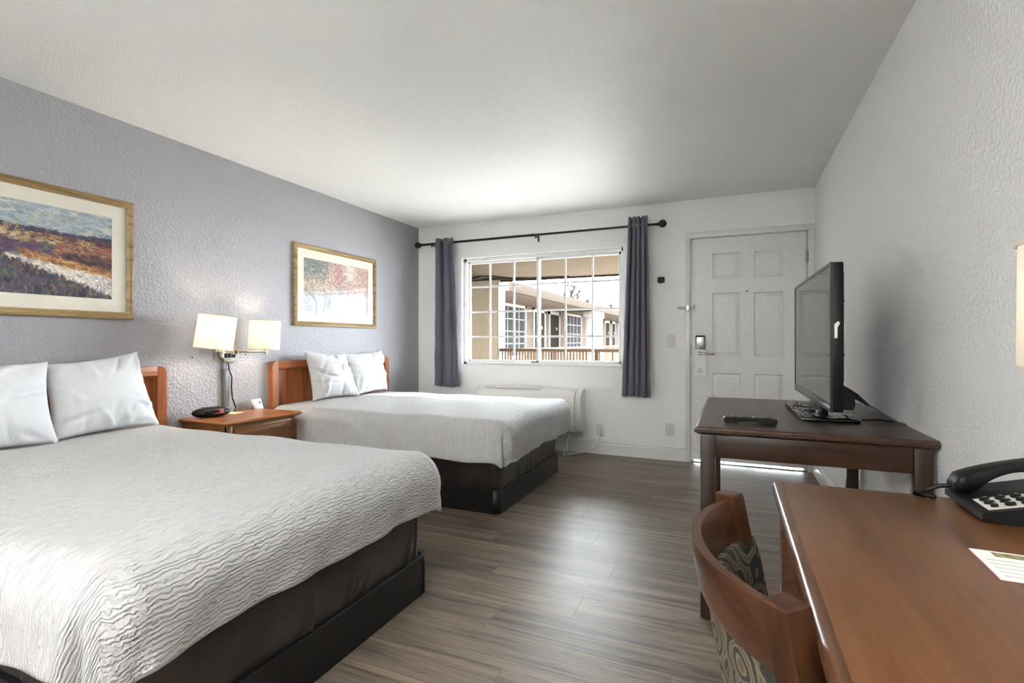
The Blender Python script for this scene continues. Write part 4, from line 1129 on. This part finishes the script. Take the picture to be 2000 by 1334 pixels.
b = MB(); b.tube([(.15, -.25, .07), (.185, -.24, .05), (.215, -.225, .03), (.24, -.235, .012), (.25, -.28, .006), (.258, -.31, .004)], .0045, 8)
obj('signal_cable', b, M['grey_metal'], tv, world=False)
b = MB(); b.tube([(.058, -.3, .03), (.08, -.28, .008), (.14, -.23, .006), (.2, -.2, .006), (.25, -.25, .006), (.262, -.3, .005)], .004, 8)
obj('power_cord', b, M['black'], tv, world=False)

# remote control
rm = thing('remote_control', 'slim black remote control lying on the dark table before the television', 'remote', (.07, 2.31, tz), math.radians(3))
pr = [(-.1, .008), (-.096, .001), (-.06, .0005), (-.03, .007), (.02, .008), (.055, .0005), (.093, .0005), (.1, .008), (.1, .016), (.094, .021), (-.094, .023), (-.1, .017)]
obj('body', MB().prism(pr, -.024, .024, lambda a, c, d: (a, d, c)), M['black'], rm, world=False, sharp=40)
b = MB()
for i in range(12):
    for j in range(3): b.box(-.07+i*.013, -.016+j*.012, .021, -.061+i*.013, -.008+j*.012, .0255, .001)
pieces('button', b, M['black_gloss'], rm, world=False)

# ------------------------------------------------------------------ desk
dk = thing('desk', 'brown walnut desk with a rounded edge in the right foreground', 'desk', (.37, .85, 0))
dx0, dx1, dy0, dy1, dz = .093, XR-.003, .16, 1.414, .755
pts = []
for k in range(9):
    q = PI*k/8; pts.append((dx0+.016-.016*math.sin(q), dz-.013-.013*(-math.cos(q))*-1))
prof2 = [(dx0+.02, dz), (dx0+.009, dz-.0015), (dx0+.003, dz-.006), (dx0, dz-.013), (dx0+.001, dz-.022), (dx0+.007, dz-.031), (dx0+.018, dz-.034)]
obj('edge_band', MB().prism(prof2, dy0, dy1, lambda a, c, d: (a, d, c)), M['desk_edge'], dk, sharp=50)
obj('top', MB().box(dx0+.0185, dy0, dz-.034, dx1, dy1, dz, .0015), M['desk'], dk)
for x, y in ((.108, 1.335), (.585, 1.335), (.108, .2), (.585, .2)):
    obj('leg', MB().box(x, y, 0, x+.055, y+.055, dz-.034, .003), M['desk_edge'], dk)
obj('apron', MB().box(.175, .255, .66, .195, 1.335, dz-.034, .002), M['desk_edge'], dk)
obj('apron', MB().box(.163, 1.345, .64, .585, 1.37, dz-.034, .002), M['desk_edge'], dk)
obj('apron', MB().box(.163, .21, .64, .585, .235, dz-.034, .002), M['desk_edge'], dk)

# telephone (user side is -x); wedge rising to +x
ph = thing('telephone', 'black corded desk telephone with a silver keypad plate', 'telephone', (.44, 1.335, dz))
def pz(x): return .016+(x-.0)*.26
sec = [(0, .004), (0, .016), (.004, .019), (.19, pz(.19)), (.195, .05), (.19, .02), (.16, .0), (.03, .0)]
obj('base', MB().prism([(a, c) for a, c in sec], -.092, .095, lambda a, c, d: (a, d, c)), M['black'], ph, world=False, sharp=30)
def ptop(x, h=0): return pz(x)+.0022+h
def pplate(x0, y0, x1, y1, h0, h1):
    return MB().add([(x0, y0, ptop(x0, h0)), (x1, y0, ptop(x1, h0)), (x1, y1, ptop(x1, h0)), (x0, y1, ptop(x0, h0)), (x0, y0, ptop(x0, h1)), (x1, y0, ptop(x1, h1)), (x1, y1, ptop(x1, h1)), (x0, y1, ptop(x0, h1))],
        [(0, 1, 2, 3), (7, 6, 5, 4), (0, 4, 5, 1), (1, 5, 6, 2), (2, 6, 7, 3), (3, 7, 4, 0)])
obj('key_plate', pplate(.014, -.078, .17, -.008, -.002, .0012), M['grille'], ph, world=False)
keys = [(.028+.024*i, -.064+.021*j) for i in range(6) for j in range(3)]
for i, (x, y) in enumerate(keys):
    b = MB(); rr_ = .0085 if i != 0 else .0062
    nv = Vector((-.26, 0, 1)).normalized()
    b.lathe([(rr_*1.02, -.001), (rr_, .004), (rr_*.8, .0055), (.001, .006)], (x, y, ptop(x, .001)), nv, 14)
    k_ = obj('key', b, M['black'], ph, world=False)
    b = MB(); b.box(x-.003, y-.0008, ptop(x, .0078), x+.003, y+.0008, ptop(x, .0084))
    obj('key_mark', b, M['grille'], k_, world=False)
b = MB()
for k in range(6): b.tube([(.10+k*.008, .005, ptop(.10+k*.008, .0005)), (.115+k*.008, .02, ptop(.115+k*.008, .0005)), (.12+k*.008, .032, ptop(.12+k*.008, .0005))], .0012, 6)
pieces('speaker_slot', b, M['black_gloss'], ph, world=False)
n = 22; P = []
b = MB()
hv = []
for i in range(n):
    t = i/(n-1); x = -.002+t*.205
    zc0 = pz(max(0, x))+.012
    arch = .022*math.sin(PI*min(1, max(0, t)))**.4
    top = zc0+.018+arch*.95+.002
    bot = zc0-.006+(.026*math.sin(PI*(t-.22)/.56)**.6 if .22 < t < .78 else 0)
    hw = .028-.006*math.sin(PI*t)
    if i in (0, n-1): top -= .006; bot += .004; hw -= .006
    for k in range(12):
        q = 2*PI*k/12; cs_, sn = math.cos(q), math.sin(q)
        hv.append((x, .056+hw*np.sign(cs_)*abs(cs_)**.4, (top+bot)/2+(top-bot)/2*np.sign(sn)*abs(sn)**.4))
hf = [(i*12+k, i*12+(k+1) % 12, (i+1)*12+(k+1) % 12, (i+1)*12+k) for i in range(n-1) for k in range(12)]+[tuple(range(12))[::-1], tuple((n-1)*12+k for k in range(12))]
obj('handset', MB().add(hv, hf), M['black'], ph, world=False, sharp=50)
b = MB(); b.tube([(.0, .066, .03), (-.02, .07, .026), (-.04, .072, .014), (-.055, .068, .006), (-.03, .05, .005)], .005, 8)
b.tube([(-.035, .075, .010), (-.06, .066, .005), (-.045, .06, .004)], .006, 8)
obj('handset_cord', b, M['black'], ph, world=False)

# card on the desk
dc = thing('desk_card', 'white printed card with a small picture, lying on the desk', 'card', (.45, 1.01, dz), math.radians(-2))
obj('sheet', MB().box(-.09, -.06, .0005, .13, .06, .0028), M['paper'], dc, world=False)
obj('red_edge', MB().box(-.0912, -.0605, .0003, .13, .06, .0008), plain('card_rust_edge', (150, 84, 62), .6), dc, world=False)
def mark(x0, y0, x1, y1, m_): obj('print', MB().box(x0, y0, .0028, x1, y1, .0030), m_, dc, world=False)
mark(-.065, .034, -.015, .054, plain('print_olive', (126, 120, 84), .6, var=.4, vs_=160))
for k in range(5): mark(-.082, -.05+k*.016, -.02-.004*(k % 3), -.044+k*.016, M['ink_soft'])
for k in range(7): mark(.0, .048-k*.008, .09, .0505-k*.008, M['ink_soft'])
b = MB()
b.lathe([(.020, 0), (.023, 0), (.023, .0003), (.020, .0003), (.020, 0)], (.035, -.03, .0028), (0, 0, 1), 24, cap=False); obj('print', b, M['ink_soft'], dc, world=False)

# ------------------------------------------------------------------ chair (local +x = forward)
ch = thing('desk_chair', 'wooden desk chair with curved back rail and ring patterned upholstery', 'chair', (.027, .911, 0), math.radians(8.1))
ZT = .79; hw = .2265; sag = .083
def lean_x(z): return (ZT-z)*.19 if z > .43 else (ZT-.43)*.19-(.43-z)*.16
for s_ in (-1, 1):
    b = MB(); zs = [0, .15, .3, .43, .5, .6, .7, ZT-.003, ZT]; pw, pd = .018, .021
    vv = []
    for i, z in enumerate(zs):
        k = .86 if i == len(zs)-1 else 1.0
        for ax, ay in ((-1, -1), (1, -1), (1, 1), (-1, 1)):
            ex, ey = ax*pd*k, ay*pw*k; an_ = -s_*math.radians(37)
            vv.append((lean_x(z)+ex*math.cos(an_)-ey*math.sin(an_), s_*hw+ex*math.sin(an_)+ey*math.cos(an_), z))
    ff = [(i*4+k, i*4+(k+1) % 4, (i+1)*4+(k+1) % 4, (i+1)*4+k) for i in range(len(zs)-1) for k in range(4)]+[(3, 2, 1, 0), tuple(len(vv)-4+k for k in range(4))]
    bm = bmesh.new(); [bm.verts.new(q) for q in vv]; bm.verts.ensure_lookup_table(); [bm.faces.new([bm.verts[k] for k in q]) for q in ff]
    ed = [e for e in bm.edges if e.calc_face_angle(0) > .6]
    bmesh.ops.bevel(bm, geom=ed, offset=.003, segments=2, affect='EDGES'); bm.verts.ensure_lookup_table()
    b.add([q.co[:] for q in bm.verts], [tuple(q.index for q in f_.verts) for f_ in bm.faces]); bm.free()
    obj('back_post', b, M['chairwood'], ch, world=False)
def arc(y, sg): return -sg*(1-(abs(y)/hw)**2.1)
def band(z0, z1, sg, th, x_in, ny, y0, y1, nz=6, bulge=0.0, rad=.004):
    """curved slab following the back's bow"""
    ys = np.linspace(y0, y1, ny); ring = []
    for y in ys:
        sec = []
        for side in (1, -1):
            zz = np.linspace(z0, z1, nz)
            if side < 0: zz = zz[::-1]
            for z in zz:
                t = (z-z0)/(z1-z0); e = min(1, 8*t, 8*(1-t)); inset = rad*(1-e)
                sec.append((lean_x(z)+arc(y, sg)+x_in+side*(th/2-inset+bulge*math.sin(PI*t)*(1-(y/hw)**2)), y, z))
        ring.append(sec)
    m_ = len(ring[0]); vv = [q for r_ in ring for q in r_]
    ff = [(i*m_+k, i*m_+(k+1) % m_, (i+1)*m_+(k+1) % m_, (i+1)*m_+k) for i in range(ny-1) for k in range(m_)]+[tuple(range(m_))[::-1], tuple((ny-1)*m_+k for k in range(m_))]
    return MB().add(vv, ff)
obj('top_rail', band(.685, .777, sag, .024, 0, 40, -hw+.012, hw-.012, 8), M['chairrail'], ch, world=False, sharp=45)
obj('back_upholstery', band(.47, .70, sag*.98, .030, .014, 40, -hw+.014, hw+.012, 14, .006, .006), M['fabric'], ch, world=False, sharp=50)
obj('lower_rail', band(.44, .475, sag*.5, .022, 0, 30, -hw+.012, hw-.012, 4), M['chairrail'], ch, world=False, sharp=45)
b = MB().box(.05, -.225, .395, .50, .225, .43, .008); obj('seat_frame', b, M['chairwood'], ch, world=False)
n = 24; P = np.zeros((n, n, 3)); gu = np.linspace(-1, 1, n)[:, None]; gv = np.linspace(-1, 1, n)[None, :]
P[..., 0] = .285+gu*.2; P[..., 1] = gv*.205; P[..., 2] = .43+.045*((1-gu**6)*(1-gv**6))**.5
obj('seat_cushion', MB().grid(P, n, n), M['fabric'], ch, world=False, sharp=60)
for s_ in (-1, 1): obj('front_leg', MB().box(.455, s_*.2-.02, 0, .495, s_*.2+.02, .397, .004), M['chairwood'], ch, world=False)

# ------------------------------------------------------------------ outdoors
struct('walkway', MB().box(-9, Y1, -.16, 4, 6.75, -.012), M['concrete'])
struct('ground', MB().box(-60, 5.0, -.36, 60, 90, -.16), M['asphalt'])
# sloping walkway ceiling (soffit): z 2.34 at the wall to 1.975 at the eave
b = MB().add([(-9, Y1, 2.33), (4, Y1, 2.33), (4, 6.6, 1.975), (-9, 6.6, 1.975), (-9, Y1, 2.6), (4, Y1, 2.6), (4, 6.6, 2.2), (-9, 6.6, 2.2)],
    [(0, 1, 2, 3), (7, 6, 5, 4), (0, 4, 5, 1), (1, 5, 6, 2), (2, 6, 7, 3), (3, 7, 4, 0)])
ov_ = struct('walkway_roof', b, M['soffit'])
obj('drip_edge', MB().box(-9, 6.585, 1.955, 4, 6.612, 1.978), M['conduit'], ov_)
b = MB(); b.tube([(-4.2, 6.4, 1.985), (-3.35, 6.38, 2.0), (-3.22, 6.38, 2.025), (-3.05, 6.4, 2.02), (-2.95, 6.45, 1.995), (-2.85, 6.5, 1.985), (-2.6, 6.55, 1.975)], .012, 8)
b.tube([(-4.2, 6.44, 1.955), (-3.3, 6.44, 1.975), (-3.1, 6.44, 2.0), (-2.95, 6.5, 1.98), (-2.0, 6.56, 1.975)], .008, 8)
pieces('conduit', b, M['conduit'], ov_)
pr_ = thing('stucco_pier', 'tan stucco wall end beside the walkway railing outside the window', 'wall', (-4, 6.62, -.16))
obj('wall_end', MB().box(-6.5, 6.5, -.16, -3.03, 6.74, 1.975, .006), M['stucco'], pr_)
obj('corner_face', MB().box(-3.031, 6.502, -.16, -3.02, 6.738, 1.965, .004), M['pier_dimmed'], pr_)

rl_ = thing('walkway_railing', 'brown painted railing with thin balusters outside the window', 'railing', (-1.0, 6.55, -.012))
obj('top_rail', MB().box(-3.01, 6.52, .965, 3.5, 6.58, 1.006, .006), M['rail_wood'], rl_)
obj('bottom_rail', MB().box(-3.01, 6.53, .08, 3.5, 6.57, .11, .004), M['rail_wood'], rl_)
bm_ = mesh_of(MB().box(-.008, -.008, 0, .008, .008, .86, .001, 1), 'baluster'); bm_.materials.append(M['rail_wood'])
for k in range(150):
    x = -2.975+k*.0435
    if x > 3.45: break
    if -1.79 < x < -1.25 and k % 4: continue
    o = bpy.data.objects.new('baluster', bm_); C.objects.link(o); o.parent = rl_; o.location = Vector((x, 6.55, .108))-Vector(rl_.location)
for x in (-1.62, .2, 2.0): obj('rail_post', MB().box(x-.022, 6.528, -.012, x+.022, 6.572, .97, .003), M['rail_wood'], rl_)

wg = thing('motel_wing', 'long tan motel wing with doors and gridded windows seen through the window', 'building', (-6, 18, -.16))
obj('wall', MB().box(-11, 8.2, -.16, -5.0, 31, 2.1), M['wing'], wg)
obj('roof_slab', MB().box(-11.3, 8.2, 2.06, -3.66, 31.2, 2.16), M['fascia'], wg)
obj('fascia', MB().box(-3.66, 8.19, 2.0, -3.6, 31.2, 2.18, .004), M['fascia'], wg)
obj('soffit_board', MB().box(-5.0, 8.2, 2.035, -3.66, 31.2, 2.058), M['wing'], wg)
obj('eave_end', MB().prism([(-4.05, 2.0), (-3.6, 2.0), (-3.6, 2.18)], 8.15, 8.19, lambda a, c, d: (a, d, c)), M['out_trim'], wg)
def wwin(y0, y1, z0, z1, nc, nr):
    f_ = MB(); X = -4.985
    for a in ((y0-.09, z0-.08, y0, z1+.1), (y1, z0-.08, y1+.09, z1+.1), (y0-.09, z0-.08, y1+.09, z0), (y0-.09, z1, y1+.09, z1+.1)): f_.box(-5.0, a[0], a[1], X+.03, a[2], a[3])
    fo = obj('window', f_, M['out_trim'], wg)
    for i in range(nc):
        for j in range(nr):
            ya, yb = y0+(y1-y0)*i/nc, y0+(y1-y0)*(i+1)/nc; za, zb_ = z0+(z1-z0)*j/nr, z0+(z1-z0)*(j+1)/nr
            obj('pane', MB().box(-5.0, ya+.015, za+.015, X-.005, yb-.015, zb_-.015), M['out_glass'], fo)
    gb = MB()
    for i in range(1, nc): gb.box(-5.0, y0+(y1-y0)*i/nc-.015, z0, X+.004, y0+(y1-y0)*i/nc+.015, z1)
    for j in range(1, nr): gb.box(-5.0, y0, z0+(z1-z0)*j/nr-.012, X+.002, y1, z0+(z1-z0)*j/nr+.012)
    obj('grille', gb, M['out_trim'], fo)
def wdoor(y0, y1):
    f_ = MB()
    for a in ((y0-.1, -.1, y0, 2.02), (y1, -.1, y1+.1, 2.02), (y0-.1, 1.92, y1+.1, 2.02)): f_.box(-5.0, a[0], a[1], -4.95, a[2], a[3])
    fo = obj('door', MB().box(-5.0, y0, -.1, -4.97, y1, 1.92), M['out_door'], wg); obj('door_casing', f_, M['out_trim'], fo)
    obj('door_number', MB().lathe([(.05, 0), (.05, .01), (.03, .015)], (-4.97, y0+.75*(y1-y0), 1.5), (1, 0, 0), 12), M['out_trim'], fo)
wwin(10.9, 12.35, .75, 1.97, 4, 4); wdoor(13.05, 13.85); wdoor(14.35, 15.2); wwin(16.05, 17.75, .75, 1.98, 4, 4)
wdoor(21.6, 22.4); wdoor(22.9, 23.6); wwin(24.4, 26.0, .75, 1.98, 4, 4); wwin(8.6, 10.1, .75, 1.97, 4, 4)
p2 = obj('pier', MB().box(-3.93, 14.55, -.16, -3.64, 15.5, 2.0, .01), M['pier_dimmed'], wg)
obj('pier_cap', MB().box(-3.99, 14.5, 1.82, -3.62, 15.6, 2.0, .01), M['pier_dimmed'], p2)
obj('pier', MB().box(-3.9, 27, -.16, -3.66, 28, 2.0, .01), M['pier_dimmed'], wg)
b = MB(); b.lathe([(.03, 0), (.06, .04), (.07, .1), (.03, .14)], (-4.9, 21.2, 1.86), (0, 0, 1), 12); obj('wall_light', b, M['out_trim'], wg)
pieces('balcony_rail', MB().box(-3.75, 8.3, .93, -3.68, 14.4, .97).box(-3.75, 15.7, .93, -3.68, 27, .97), M['out_trim'], wg)
bm2 = mesh_of(MB().box(-.012, -.012, 0, .012, .012, 1.08), 'rail_bar'); bm2.materials.append(M['rail_wood'])
for k in range(110):
    y_ = 8.35+k*.17
    if 14.4 < y_ < 15.7 or y_ > 26.9: continue
    o = bpy.data.objects.new('rail_bar', bm2); C.objects.link(o); o.parent = wg; o.location = Vector((-3.715, y_, -.15))-Vector(wg.location)

def bare_tree(x, y, h, seed, label):
    r = random.Random(seed); b = MB()
    def br(p, d, l, rad, n):
        q = p+d*l; m_ = p+d*l*.5+Vector((r.uniform(-.04, .04), r.uniform(-.04, .04), 0))*l
        rad = max(rad, .035); b.tube([p, m_, q], [rad, max(.03, rad*.85), max(.028, rad*.65)], 5)
        if n == 0: return
        for _ in range(3 if n > 1 else 4):
            nd = (d+Vector((r.uniform(-.8, .8), r.uniform(-.8, .8), r.uniform(-.1, .5)))).normalized()
            br(p+d*l*r.uniform(.55, 1), nd, l*r.uniform(.5, .78), rad*.66, n-1)
    br(Vector((x, y, -.16)), Vector((0, 0, 1)), h*.42, h*.03, 5)
    solo('bare_tree', b, M['bark'], label, 'tree', 'bare trees behind the motel wing')
bare_tree(-10.6, 36, 5.2, 3, 'taller bare tree above the motel roof through the window')
bare_tree(-7.6, 37, 4.1, 8, 'lower bare tree above the motel roof, further right')
